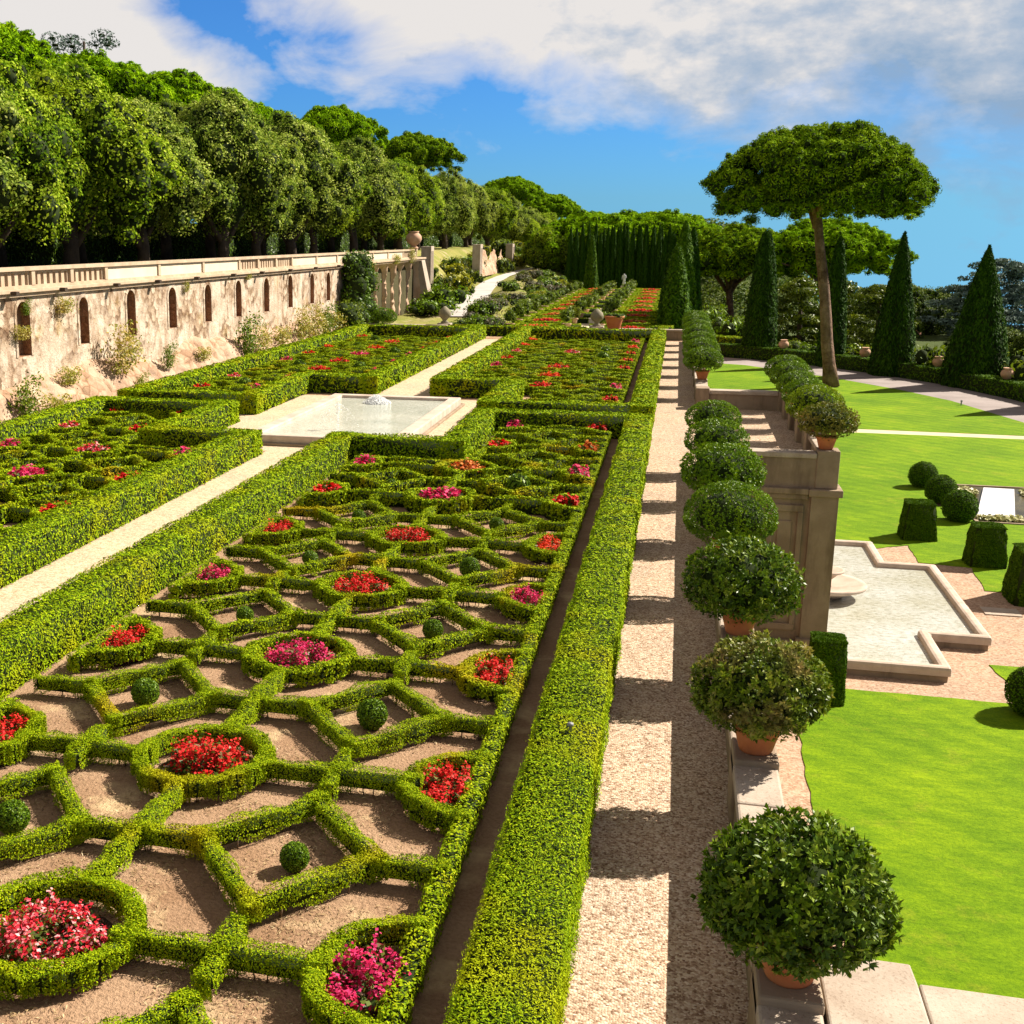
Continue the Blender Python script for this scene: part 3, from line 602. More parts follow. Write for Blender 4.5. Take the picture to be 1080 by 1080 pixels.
# the other three plots share the layout
def palette(seed, p):
    r = random.Random(seed)
    t = {(k, c): r.choice(['red', 'scarlet', 'scarlet', 'pink', 'red', 'magenta']) if r.random() < p else None for k in range(12) for c in range(3)}
    return lambda k, c: t[k, c]
cm2 = {(4, 2): 'red', (5, 2): 'red', (6, 2): 'magenta', (4, 1): 'magenta', (5, 1): 'magenta', (6, 1): 'pink', (7, 1): 'red', (7, 0): 'pink', (8, 0): 'red', (6, 0): 'magenta', (8, 1): 'red', (3, 2): 'red', (3, 1): 'red', (2, 2): 'pink'}
knot('knot_hedge', 'low box knot in the near left plot below the old wall', -21.2, -17.75, -14.3, rows1, lambda k, c: cm2.get((k, c)),
     lambda x, y: (y > 36.0 and x > -16.9) or y < 14, lambda y: 'mid' if y < 24 else 'lo', [[(-21.2, 15), (-21.2, 42.5)], [(-14.25, 15), (-14.25, 36)], [(-14.25, 35.9), (-17.4, 35.9)], [(-17.4, 35.9), (-17.4, 42.5)]], 'the near left plot', 'front')
rows4 = [89.8 - y for y in rows1[::-1]]
knot('knot_hedge', 'low box knot in the far right plot beyond the fountain pool', -9.4, -5.75, -2.12, rows4, palette(3, .8),
     lambda x, y: y < 53.9 and x < -6.1, lambda y: 'lo', [[(-2.1, 47.3), (-2.1, 84)], [(-2.1, 47.3), (-6., 47.3)], [(-9.4, 54.3), (-9.4, 84)]], 'the far right plot', 'near end')
knot('knot_hedge', 'low box knot in the far left plot beyond the fountain pool', -21.0, -17.6, -14.2, rows4, palette(8, .75),
     lambda x, y: y < 53.9 and x > -16.9, lambda y: 'lo', [[(-14.2, 54.3), (-14.2, 84)], [(-21.0, 47), (-21.0, 84)]], 'the far left plot', 'near end')
# loose straw and clippings on the bare soil
n = 46000; sx = rng.uniform(-9.2, -2.3, n); sy = 8 + 22 * rng.uniform(0, 1, n) ** 1.5
kp = wave(sx * 1.3, sy * 1.3) > -.1 + rng.uniform(-.35, .5, n); sx, sy = sx[kp], sy[kp]
M['straw'] = leaf_mat('dry_straw', [(.14, .09, .045), (.30, .20, .10), (.46, .34, .18), (.56, .45, .27)], trans=.1)
P = np.column_stack([sx, sy, rng.uniform(.006, .02, len(sx))])
tag(link('straw_litter', leaf_mesh('straw_litter', P, np.tile([0, 0, 1.], (len(P), 1)), .055, M['straw'], .25, .2)), 'scattered dry straw on the bare soil between low hedges', 'straw', kind='stuff')
tag(MB().lathe([(.001, 0), (.02, 0), (.02, .05), (.045, .06), (.04, .09), (.001, .10)], n=10).build('sprinkler_head', M['steel'], None, True, loc=(-1.02, 14.65, .84)), 'small grey sprinkler head on top of the tall hedge beside the gravel walk', 'sprinkler')

# ---------------------------------------------------------------- upper pool with its fountain
pr = empty('fountain_pool', (-11.45, 44.9, 0)); tag(pr, 'square upper pool with pale marble rim amid the knot gardens', 'pool')
def rim_loop(name, poly, w, z0, z1, mat, parent, off=(0, 0, 0), bevel=.03, cap=.05):
    """stone kerb round a polygon: one solid per side, mitred, in one mesh"""
    m = MB(); n = len(poly)
    def inset(d):
        out = []
        for i in range(n):
            p0, p1, p2 = Vector(poly[i - 1]), Vector(poly[i]), Vector(poly[(i + 1) % n])
            d1 = (p1 - p0).normalized(); d2 = (p2 - p1).normalized(); n1 = Vector((-d1.y, d1.x)); n2 = Vector((-d2.y, d2.x))
            b = n1 + n2; out.append(p1 + b * (d / max(b.dot(n1), .2)))
        return out
    A, B = inset(0), inset(w)
    V = [(*p, z0) for p in A] + [(*p, z0) for p in B] + [(*p, z1) for p in A] + [(*p, z1) for p in B]
    V = [(x - off[0], y - off[1], z - off[2]) for x, y, z in V]; F = []
    for i in range(n):
        j = (i + 1) % n
        F += [(i, j, 2 * n + j, 2 * n + i), (n + j, n + i, 3 * n + i, 3 * n + j), (2 * n + i, 2 * n + j, 3 * n + j, 3 * n + i)]
    m.add(V, F); return m.build(name, mat, parent, bevel=bevel)
o0 = (-11.45, 44.9, 0)
rim_loop('rim', rect(-14.25, -8.65, 38.9, 50.4), .48, 0., .36, M['marble'], pr, o0, .05)
rim_loop('plinth', rect(-14.4, -8.5, 38.75, 50.55), .13, .006, .10, M['ashlar'], pr, o0)
link('water', MB().add([(x - o0[0], y - o0[1], .24) for x, y in rect(-13.9, -9.0, 39.25, 50.05)], [(0, 1, 2, 3)]).mesh('water', M['pool']), pr)
def spray(name, c, r, h, n, s, jet=False):
    th = rng.uniform(0, 2 * PI, n); q = np.sqrt(rng.uniform(0, 1, n))
    if jet: x = .05 * q * np.cos(th); y = .05 * q * np.sin(th); z = h * rng.uniform(0, 1, n)
    else: x = r * q * np.cos(th); y = r * q * np.sin(th); z = h * np.maximum(0, 1 - q ** 1.4) * rng.uniform(.75, 1.05, n) + .06 * np.abs(wave(x * 9, y * 9))
    P = np.column_stack([x, y, z])
    core = None
    if not jet:
        c_ = MB().lathe([(r * .9 * t, h * .85 * max(0, 1 - t ** 1.4)) for t in (.001, .25, .5, .75, 1.)], n=18); core = (np.array(c_.v), np.array(c_.f))
    me = leaf_mesh(name, P, np.column_stack([x, y, np.full(n, .6)]), s, M['foam'], .6, .8, core=core)
    if core is not None: me.materials[1] = M['foam']
    return link(name, me, None, c)
tag(spray('fountain_plume', (-11.9, 48.6, .24), .58, .32, 900, .06), 'white bubbling water mound at the far side of the square pool', 'fountain water')
jt = spray('fountain_jet', (-11.6, 41.5, .24), .1, .95, 160, .045, True); tag(jt, 'thin single water jet near the front of the square pool', 'fountain water')
f2 = 420; a = rng.uniform(0, 2 * PI, f2); t = rng.uniform(0, 1, f2); rr = .75 * t
P = np.column_stack([rr * np.cos(a), rr * np.sin(a), .9 - .8 * t ** 2])
link('falling_drops', leaf_mesh('falling_drops', P, np.tile([0, 0, 1.], (f2, 1)), .035, M['foam'], .9, .8), jt)

# ---------------------------------------------------------------- the parapet wall of the garden terrace
PT = .84
wall = empty('parapet_wall', (1.25, 5, ZL)); tag(wall, 'long travertine retaining wall with parapet carrying potted bushes along the gravel walk', 'wall')
def W(name, mb, mat, bevel=.0): return mb.build(name, mat, wall, bevel=bevel, loc=(-1.25, -5, -ZL))
PY = [9.75, 14.55, 19.2, 24.0, 28.7, 33.3]           # pots along the near stretch
PB = [(4.52, 37.65), (4.52, 41.2), (4.52, 44.3), (4.52, 47.2), (4.52, 50.0), (4.52, 52.55)]
PF = [55.4, 60.1, 64.8, 69.5, 74.2, 78.9, 83.6]
body = MB(); cop = MB(); pier = MB(); base = MB()
def run(x0, x1, y0, y1, low=True):
    body.box(x0, x1, y0, y1, ZL - .2, .62)
    nb = max(1, round((y1 - y0) / 1.6)); st_ = (y1 - y0) / nb
    for q_ in range(nb): cop.box(x0 - .05, x1 + .05, y0 + q_ * st_ + .004, y0 + (q_ + 1) * st_ - .004, .62, .78 + .006 * (q_ % 2))
run(1.02, 1.44, 8.4, 37.05); run(1.02, 1.44, 53.0, 86.4)
body.box(1.44, 4.3, 37.3, 37.75, ZL - .2, .62); cop.box(1.49, 4.25, 37.22, 37.83, .62, .78)
body.box(1.44, 4.3, 52.15, 52.6, ZL - .2, .62); cop.box(1.49, 4.25, 52.07, 52.68, .62, .78)
body.box(4.4, 4.82, 38.1, 52.1, ZL - .2, -.2); body.box(4.45, 4.72, 38.1, 52.1, -.2, .62); cop.box(4.35, 4.82, 38.15, 52.05, .62, .78)
for y in PY + PF: pier.box(.97, 1.5, y - .36, y + .36, -.02, PT + .02)
for y in (37.4, 52.4): pier.box(.97, 1.52, y - .4, y + .4, -.02, PT + .02)
for x, y in PB[1:-1]: pier.box(4.28, 4.86, y - .34, y + .34, -.25, PT + .02)
for y in (37.62, 52.3):
    pier.box(4.26, 4.9, y - .36, y + .36, -.28, PT + .02)
    body.box(4.18, 4.95, y - .46, y + .46, ZL - .2, -.5)                    # corner pilaster
    pier.box(4.1, 5.05, y - .54, y + .54, -.5, -.28)                        # cornice return
    base.box(4.05, 5.1, y - .6, y + .6, ZL - .1, ZL + 1.1)
mold = MB(); mold.box(1.45, 4.1, 37.12, 37.3, -.46, -.28); mold.box(1.45, 4.1, 37.2, 37.3, -.62, -.46); mold.box(4.82, 4.97, 38.16, 51.7, -.46, -.28)
base.box(1.45, 4.04, 37.05, 37.3, ZL - .1, ZL + 1.0); base.box(1.44, 1.6, 8.4, 37.04, ZL - .1, ZL + .5)
fr = MB()                                                                    # sunk panels: raised frames on the near face of the bay
for x0, x1 in ((1.75, 2.75), (3.0, 4.0)):
    for (a0, a1, b0, b1) in ((x0, x1, -1.0, -.8), (x0, x1, -4.7, -4.5), (x0, x0 + .16, -4.5, -1.0), (x1 - .16, x1, -4.5, -1.0)):
        fr.box(a0, a1, 37.2, 37.3, b0, b1)
    fr.box(x0 + .3, x1 - .3, 37.25, 37.3, -4.2, -1.3)
W('body', body, M['ashlar'], .012); W('coping', cop, M['coping'], .03); W('pier', pier, M['ashlar'], .03); W('cornice', mold, M['ashlar'], .03); W('plinth', base, M['ashlar'], .04); W('panel_frame', fr, M['ashlar'], .02)
ld = empty('stone_landing', (3, 9, 0)); tag(ld, 'pale stone landing with a stepped edge below the nearest potted bush', 'stone landing')
MB().prism([(1.0, 6.5), (2.312, 6.5), (2.312, 10.0), (2.3, 10.3), (1.52, 10.3), (1.52, 9.2), (1.0, 9.2)], .5, .80).prism([(2.32, 6.5), (4.2, 6.5), (4.2, 10.03), (2.32, 10.02)], .5, .796).prism([(4.208, 6.5), (14, 6.5), (14, 10.05), (4.208, 10.03)], .5, .80).build('slab', M['coping'], ld, bevel=.02, loc=(-3, -9, 0))
MB().box(1.55, 14, 6.6, 9.9, ZL - .2, .5).build('base_wall', M['ashlar'], ld, loc=(-3, -9, 0))
MB().box(1.04, 1.5, 6.4, 8.39, .802, .87).build('kerb_block', M['coping'], ld, bevel=.012, loc=(-3, -9, 0))

# ---------------------------------------------------------------- potted bushes
def bush_mesh(r, s, n, mat, dry=0., lumps=.07, sq=.80, k=6, seed=0., sh=.26):
    m = n // k; d = unit(rng.normal(0, 1, (m, 3))); d[:, 2] = np.where(d[:, 2] < -.45, d[:, 2] * .5, d[:, 2]); d = unit(d)
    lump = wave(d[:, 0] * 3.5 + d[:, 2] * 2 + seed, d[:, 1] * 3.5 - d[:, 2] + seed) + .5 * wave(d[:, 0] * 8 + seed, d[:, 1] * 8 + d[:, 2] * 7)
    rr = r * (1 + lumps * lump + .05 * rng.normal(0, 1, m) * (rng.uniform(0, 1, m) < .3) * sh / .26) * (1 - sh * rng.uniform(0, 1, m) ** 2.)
    keep = lump > -1.05 + rng.uniform(0, .25, m); d, lump, rr = d[keep], lump[keep], rr[keep]; m = len(d)
    P = d * rr[:, None] * np.array([1, 1, sq]); P[:, 2] = np.where(P[:, 2] < 0, P[:, 2] * .82, P[:, 2])
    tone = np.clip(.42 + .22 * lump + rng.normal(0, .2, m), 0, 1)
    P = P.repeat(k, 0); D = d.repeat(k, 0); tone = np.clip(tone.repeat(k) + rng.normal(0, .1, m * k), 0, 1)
    q = rng.normal(0, 1, P.shape); q -= (q * D).sum(1, keepdims=True) * D
    t = unit(D * .55 + unit(q) * rng.uniform(.35, 1.2, len(P))[:, None] + np.array([0, 0, .12])); nn = D - (D * t).sum(1, keepdims=True) * t
    nn = unit(nn + rng.normal(0, .15, P.shape)); nn = unit(nn - (nn * t).sum(1, keepdims=True) * t); bb = np.cross(nn, t)
    L = (s * rng.uniform(.65, 1.25, len(P)))[:, None]
    V = np.stack([P, P + t * L * .5 + bb * L * .2 + nn * L * .06, P + t * L, P + t * L * .5 - bb * L * .2 + nn * L * .06], 1).reshape(-1, 3); F = np.arange(len(P) * 4).reshape(-1, 4)
    c = MB().lathe([(max(.001, r * .74 * math.sin(u)), -r * .74 * sq * math.cos(u) * (.72 if u < PI / 2 else 1)) for u in np.linspace(0, PI, 11)], n=18); cf = np.array(c.f)
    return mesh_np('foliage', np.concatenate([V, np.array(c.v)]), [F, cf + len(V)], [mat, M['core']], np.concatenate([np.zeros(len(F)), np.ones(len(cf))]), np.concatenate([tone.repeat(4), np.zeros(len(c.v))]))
POTP = [(.001, 0), (.22, 0), (.235, .03), (.27, .16), (.31, .30), (.33, .37), (.36, .38), (.37, .41), (.365, .45), (.335, .46), (.31, .44), (.30, .40), (.001, .39)]
pot_me = MB().lathe(POTP, n=32).mesh('terracotta_pot', M['terra'], True)
BU = {'laurel': bush_mesh(.90, .085, 21000, M['laurel'], lumps=.06, sq=.86), 'dry': bush_mesh(.86, .075, 21000, M['laurel_dry'], lumps=.085, sq=.8, seed=2.), 'fine': bush_mesh(.90, .045, 30000, M['clip'], lumps=.015, sq=.78, seed=3., sh=.09),
      'glossy': bush_mesh(.90, .08, 16000, M['laurel'], lumps=.055, sq=.8, seed=5.), 'shaggy': bush_mesh(.92, .07, 15000, M['clip'], lumps=.07, sq=.7, seed=7., sh=.15), 'lime': bush_mesh(.9, .06, 14000, M['clip_lime'], lumps=.025, sq=.72, seed=1., sh=.1),
      'olive': bush_mesh(.86, .075, 10000, M['clip_olive'], lumps=.09, sq=.7, seed=4.), 'far': bush_mesh(.84, .06, 14000, M['clip'], lumps=.025, sq=.68, seed=6., sh=.09), 'far2': bush_mesh(.86, .06, 14000, M['clip'], lumps=.035, sq=.72, seed=9., sh=.12)}
def potted(kind, x, y, label, sc=1., group='potted bushes on the terrace parapet', z=PT + .02, rz=None, psc=1.):
    r = empty('potted_bush', (x, y, z), random.uniform(0, 6) if rz is None else rz); tag(r, label, 'potted bush', group)
    link('terracotta_pot', pot_me, r, (0, 0, 0), 0, psc * .86)
    link('foliage', BU[kind], r, (0, 0, .40 + .42 * sc), 0, sc)
    return r
kl = [('laurel', 'large dark laurel dome in a terracotta pot, nearest the bottom of the gravel walk'),
      ('dry', 'browning bush in a clearly visible terracotta pot, second along the walk parapet'),
      ('glossy', 'glossy rounded bush in a terracotta pot, third along the walk parapet'),
      ('fine', 'smooth bright clipped dome, fourth pot along the walk parapet'),
      ('shaggy', 'shaggy flat-topped bush, fifth pot along the walk parapet'),
      ('far2', 'small clipped dome, sixth pot along the walk parapet')]
for (k, lb), y in zip(kl, PY): potted(k, 1.24, y, lb, {9.75: .83, 14.55: .9, 19.2: .97, 24.0: .97, 28.7: 1.0, 33.3: .95}[y])
potted('far', 1.26, 37.5, 'clipped dome at the inner near corner of the projecting bay', .95)
for i, (x, y) in enumerate(PB):
    potted(['olive', 'lime', 'far2', 'far', 'far2', 'far'][i], x, y, ['olive tinted flat bush in a terracotta pot on the bay corner above the lower pool', 'bright lime green dome behind the bay corner pot', 'dark dome, third from the near corner on the outer bay parapet',
           'rounded dome, fourth from the near corner on the outer bay parapet', 'rounded dome, fifth from the near corner on the outer bay parapet', 'rounded dome on the far outer corner of the bay'][i], [.95, 1.0, .9, .9, .95, 1.][i])
for i, y in enumerate(PF):
    potted(('far', 'far2')[i % 2], 1.26, y, 'dark dome in a terracotta pot where the walk parapet resumes beyond the bay' if i == 0 else f'clipped dome, {ORD[i]} pot on the far walk parapet beyond the bay', 1.)

# ---------------------------------------------------------------- lower pool, topiary, pond
lp = empty('lower_pool', (7, 45.1, ZL)); tag(lp, 'stepped lower pool with rounded stone rim below the terrace wall', 'pool')
LP = [(5.0, 37.2), (8.55, 37.2), (8.55, 40.6), (10.4, 40.6), (10.4, 49.8), (8.55, 49.8), (8.55, 53.1), (5.0, 53.1)]
o1 = (7, 45.1, 0)
rim_loop('rim', LP, .34, .22, .50, M['marble'], lp, o1, .10)
rim_loop('plinth', [(4.95, 37.28), (8.47, 37.28), (8.47, 40.68), (10.32, 40.68), (10.32, 49.72), (8.47, 49.72), (8.47, 53.02), (4.95, 53.02)], .2, -.05, .22, M['ashlar'], lp, o1)
link('water', MB().add([(x - 7, y - 45.1, .30) for x, y in [(5.1, 37.4), (8.3, 37.4), (8.3, 40.8), (10.2, 40.8), (10.2, 49.6), (8.3, 49.6), (8.3, 52.9), (5.1, 52.9)]], [tuple(range(8))]).mesh('water', M['pool2']), lp)
fb = empty('fountain_basin', (5.75, 44.9, ZL + .3)); tag(fb, 'round two tier stone fountain basin against the wall in the lower pool', 'fountain')
MB().lathe([(.001, -.1), (.5, -.1), (.7, .1), (1.2, .32), (1.42, .40), (1.45, .48), (1.40, .53), (1.25, .50), (.6, .36), (.001, .34)], n=36).build('lower_bowl', M['marble'], fb, True)
MB().lathe([(.001, .3), (.25, .3), (.2, .6), (.45, .85), (.62, .92), (.64, .99), (.58, 1.0), (.3, .9), (.001, .88)], n=28).build('upper_bowl', M['marble'], fb, True)
def box_topiary(x, y, w, h, label, taper=.8, mat='cypress2', s=.075):
    P = []; Nn = []; n = int(8000 * w * h)
    u = rng.uniform(-1, 1, n); v = rng.uniform(0, 1, n); f = rng.integers(0, 4, n)
    hwid = w / 2 * (1 - (1 - taper) * v) * (1 + .045 * wave(u * 3 + x, v * 4) + .03 * wave(u * 9, v * 8 + x)) * (1 - .07 * v ** 8)
    sx = np.where(f == 0, 1, np.where(f == 1, -1, u)); sy = np.where(f == 2, 1, np.where(f == 3, -1, u))
    rnd_ = 1 - .10 * np.abs(u) ** 5
    P.append(np.column_stack([sx * hwid * rnd_, sy * hwid * rnd_, v * h])); Nn.append(np.column_stack([np.where(f < 2, sx, 0), np.where(f >= 2, sy, 0), np.full(n, .2)]))
    m = n // 3; tx, ty = rng.uniform(-1, 1, m), rng.uniform(-1, 1, m); q = np.maximum(np.abs(tx), np.abs(ty))
    P.append(np.column_stack([tx * w / 2 * taper, ty * w / 2 * taper, h + .03 - .06 * q ** 5 + .02 * wave(tx * 3, ty * 3)])); Nn.append(np.tile([0, 0, 1.], (m, 1)))
    a, b = w / 2 - .05, w / 2 * taper - .05
    cv = [(-a, -a, 0), (a, -a, 0), (a, a, 0), (-a, a, 0), (-b, -b, h - .04), (b, -b, h - .04), (b, b, h - .04), (-b, b, h - .04)]
    cf = [(0, 3, 2, 1), (4, 5, 6, 7), (0, 1, 5, 4), (1, 2, 6, 5), (2, 3, 7, 6), (3, 0, 4, 7)]
    me = leaf_mesh('block_topiary', np.concatenate(P), np.concatenate(Nn), s, M[mat], .7, .5, core=(np.array(cv), np.array(cf)))
    o = link('block_topiary', me, None, (x, y, ZL)); return tag(o, label, 'topiary', 'clipped block topiary on the lower lawn')
box_topiary(10.85, 56.3, 1.45, 1.65, 'tapering clipped yew block nearest the round balls behind the lower pool')
box_topiary(12.7, 52.2, 1.45, 1.65, 'tapering clipped yew block in the middle right of the lower lawn')
box_topiary(13.35, 47.2, 2.0, 1.95, 'big clipped yew block on the pink gravel at the right edge')
box_topiary(4.72, 34.9, 1.0, 1.9, 'narrow clipped yew block at the foot of the terrace wall', .92)
box_topiary(13.9, 41.5, 1.6, 1.3, 'partly seen clipped yew block at the right edge beyond the stone drain', .85)
GB = ball_mesh('round_topiary', .7, .07, M['cypress2'], 5200)
for (x, y, r, lb) in ((13.2, 68.4, .72, 'farthest round yew ball beside the lily pond'), (13.3, 64.4, .75, 'middle round yew ball beside the lily pond'), (13.35, 60.3, .78, 'wide yew ball nearest the white slab of the pond'), (10.25, 35.2, .75, 'round yew ball at the right edge of the near lawn')):
    tag(link('round_topiary', GB, None, (x, y, ZL + r * .9), random.uniform(0, 6), r / .7), lb, 'topiary', 'round yew balls on the lower lawn')
tag(link('bare_soil_ring', MB().lathe([(.001, 0), (.85, 0), (.9, -.02)], n=20).mesh('bare_soil_ring', M['soil_wet']), None, (13.3, 64.3, ZL + .045)), kind='structure')
sheet('pond_water', [(14.2, 60.2), (19, 60.2), (19, 69.2), (14.4, 69.2)], ZL + .04, M['pond'])
pk = rim_loop('pond_kerb', [(14.05, 60.05), (19.1, 60.05), (19.1, 69.35), (14.25, 69.35)], .16, ZL - .1, ZL + .08, M['ashlar'], None, bevel=0); tag(pk, 'low dark kerb round the lily pond', 'kerb')
tag(MB().prism([(14.35, 61.3), (16.0, 61.3), (17.6, 68.2), (16.15, 68.3)], ZL + .02, ZL + .16).build('white_slab', M['slab'], None, bevel=.02), 'smooth white stone slab lying across the dark lily pond', 'stone slab')
for (x, y, rx, ry, lb) in ((14.9, 67.3, .75, .9, 'pale lily pads left of the white slab at the far end of the pond'), (15.6, 60.85, 1.5, .5, 'lily pads along the near end of the pond'), (18.4, 67.4, .7, 1.0, 'pale lily pads right of the white slab')):
    k = 420; a = rng.uniform(0, 2 * PI, k); q = np.sqrt(rng.uniform(0, 1, k)); P = np.column_stack([rx * q * np.cos(a), ry * q * np.sin(a), rng.uniform(.01, .16, k)])
    tag(link('lily_pads', leaf_mesh('lily_pads', P, np.tile([0, 0, 1.], (k, 1)), .2, M['lily'], .45, .9), None, (x, y, ZL + .04)), lb, 'water plants')
tag(MB().box(-.6, .6, -.45, .45, 0, .03).build('drain_cover', M['coping'], None, loc=(11.75, 45.3, ZL + .01)), 'flat pale stone drain cover set in the pink gravel', 'drain cover')
tag(MB().lathe([(.001, 0), (.05, 0), (.05, .28), (.09, .3), (.07, .4), (.001, .42)], n=8).build('garden_spigot', M['steel'], None, loc=(22.2, 103.6, ZL + .03)), 'tiny dark spigot post at the lawn edge by the grey drive', 'spigot')
# ---------------------------------------------------------------- old retaining wall on the left
WX = -24.0
ow = empty('old_retaining_wall', (WX, 60, 0)); tag(ow, 'long weathered retaining wall with narrow arched niches under a stone balustrade', 'wall')
OW = (24, -60, 0)
def OB(name, mb, mat, bevel=0., parent=None): return mb.build(name, mat, parent or ow, bevel=bevel, loc=OW)
wins = [(41.5, 1.12, 2.55, 4.62), (46.4, .95, 2.62, 4.56), (51.0, 1.05, 2.62, 4.66), (55.7, 1.1, 2.62, 4.6), (60.4, 1.1, 2.62, 4.56), (65.05, 1.05, 2.6, 4.62), (69.9, 1.1, 2.6, 4.6), (74.6, 1.1, 2.6, 4.62), (79.4, 1.1, 2.6, 4.6), (83.4, 1.1, 2.6, 4.56), (36.4, 1.0, 2.6, 4.6)]
wins.sort(); fw = MB(); y0 = 14.; ZT = 4.95
def quad(mb, pts): mb.add(pts, [tuple(range(len(pts)))])
for (yc, w, zb, zt) in wins:
    w *= .86
    a, b = yc - w / 2, yc + w / 2; zs = zt - w / 2
    quad(fw, [(WX, y0, -.3), (WX, a, -.3), (WX, a, ZT), (WX, y0, ZT)])
    quad(fw, [(WX, a, -.3), (WX, b, -.3), (WX, b, zb), (WX, a, zb)])
    ar = [(yc + w / 2 * math.cos(t), zs + w / 2 * math.sin(t)) for t in np.linspace(0, PI, 11)]
    for p, q in zip(ar[:-1], ar[1:]): quad(fw, [(WX, p[0], p[1]), (WX, p[0], ZT), (WX, q[0], ZT), (WX, q[0], q[1])])
    nb = MB(); D = WX - .36; loop = [(a, zb), (b, zb)] + ar
    for p, q in zip(loop, loop[1:] + loop[:1]): quad(nb, [(WX, *p), (WX, *q), (D, *q), (D, *p)])
    quad(nb, [(D, *p) for p in loop]); n_ = OB('arched_niche', nb, M['niche'])
    sb = MB(); so = [(yc + (w / 2 + .16) * math.cos(t), zs + (w / 2 + .16) * math.sin(t)) for t in np.linspace(0, PI, 11)]
    for p, q, r_, s_ in zip(ar[:-1], ar[1:], so[:-1], so[1:]):
        sb.add([(WX + .002, *p), (WX + .03, *p), (WX + .03, *q), (WX + .002, *q), (WX + .002, *r_), (WX + .03, *r_), (WX + .03, *s_), (WX + .002, *s_)], [(1, 5, 6, 2), (4, 7, 6, 5), (0, 1, 2, 3)])
    sb.box(WX + .002, WX + .03, a - .16, a, zb, zs); sb.box(WX + .002, WX + .03, b, b + .16, zb, zs)
    sb.build('arch_surround', M['oldwall'], n_)
    y0 = b
quad(fw, [(WX, y0, -.3), (WX, 93., -.3), (WX, 93., ZT), (WX, y0, ZT)])
OB('wall_face', fw, M['oldwall'])
# rubble talus at the foot
ys = np.arange(14, 93, .22); us = np.linspace(0, 1, 15); Y, U = np.meshgrid(ys, us, indexing='ij')
from mathutils import noise as mn
def fbm(x, y, s, seed=0., oct=4): return np.array([[mn.fractal(Vector((a * s, b * s, seed)), .9, 2., oct) for a, b in zip(ra, rb)] for ra, rb in zip(x, y)])
nz = fbm(Y, U * 2.4, .9, 3.); n2 = fbm(Y, U * 2.4, .16, 9., 2)
top = 1.75 + .9 * n2
X = WX - .08 + 1.25 * U ** .8 + .28 * nz * np.sin(U * PI) ** .5; Z = top * (1 - U) ** .75 + .14 * nz * np.sin(U * PI) - .06
V = np.column_stack([X.ravel(), Y.ravel(), Z.ravel()]); nx = len(us); i = np.arange((len(ys) - 1) * nx).reshape(-1, nx)[:, :-1].ravel()
link('rubble_base', mesh_np('rubble_base', V, [np.column_stack([i, i + 1, i + nx + 1, i + nx])], [M['rubble']]), ow, OW)
# ribbed vault remains at the far end
ys = np.linspace(92.8, 115.2, 160); zs = np.linspace(-.3, 5.0, 26); Y, Zz = np.meshgrid(ys, zs, indexing='ij')
ph = (Y - 92.8) / 3.2; sc_ = np.abs(np.sin(ph * PI)) ** .55; fade = smooth01((4.9 - Zz) / 1.4)
X = WX - .05 - 1.9 * sc_ * fade - .25 * fbm(Y, Zz, .8, 5.) * fade
V = np.column_stack([X.ravel(), Y.ravel(), Zz.ravel()]); nx = len(zs); i = np.arange((len(ys) - 1) * nx).reshape(-1, nx)[:, :-1].ravel()
link('ribbed_vaults', mesh_np('ribbed_vaults', V, [np.column_stack([i, i + 1, i + nx + 1, i + nx])], [M['ribs']]), ow, OW)
MB().add([(WX - .6, 115.2, -.5), (WX + 1.3, 115.2, -.5), (WX + 1.3, 117.3, -.5), (WX - .6, 117.3, -.5), (WX - .6, 115.2, 5.0), (WX + .12, 115.2, 5.0), (WX + .12, 116.8, 5.0), (WX - .6, 116.8, 5.0)],
         [(0, 3, 2, 1), (4, 5, 6, 7), (0, 1, 5, 4), (1, 2, 6, 5), (2, 3, 7, 6), (3, 0, 4, 7)]).build('end_buttress', M['coping'], ow, loc=OW)
OB('cornice', MB().box(WX - .5, WX + .26, 14, 117, 4.95, 5.10).box(WX - .5, WX + .14, 14, 117, 4.80, 4.95 - .003), M['balu'], .02)
sp = MB(); [sp.box(WX + .27, WX + .5, y - .11, y + .11, 4.9, 5.04) for y in (40.4, 44.1, 48.9, 53.3, 58.1, 63.4, 68.2, 73.6, 79.2, 85.)]
OB('drain_spout', sp, M['barkdark'])
bl = empty('stone_balustrade', (WX, 60, 5.1)); tag(bl, 'pale stone balustrade of pierced and solid panels along the top of the old wall', 'balustrade')
BO = (24, -60, -5.1)
sec = [14, 17.5, 21, 24.5, 28.2, 31.8, 35.3, 38.6, 42.2, 45.3, 48.4, 54.0, 59.6, 65.0, 68.2, 71.5, 74.7, 80.2, 85.4, 90.8, 96.1, 101.4, 107.3, 111.3, 113.]
prc = set([0, 1, 2, 3, 4, 5, 6, 7, 8, 9, 13, 14, 15, 22])
cp = MB().box(WX - .28, WX + .2, 14, 113.2, 5.76, 5.90); bs = MB().box(WX - .22, WX + .14, 14, 113.2, 5.103, 5.22); pi_ = MB(); pa = MB(); ba = MB()
for k, y in enumerate(sec): pi_.box(WX - .24, WX + .16, y - .13, y + .13, 5.22, 5.76)
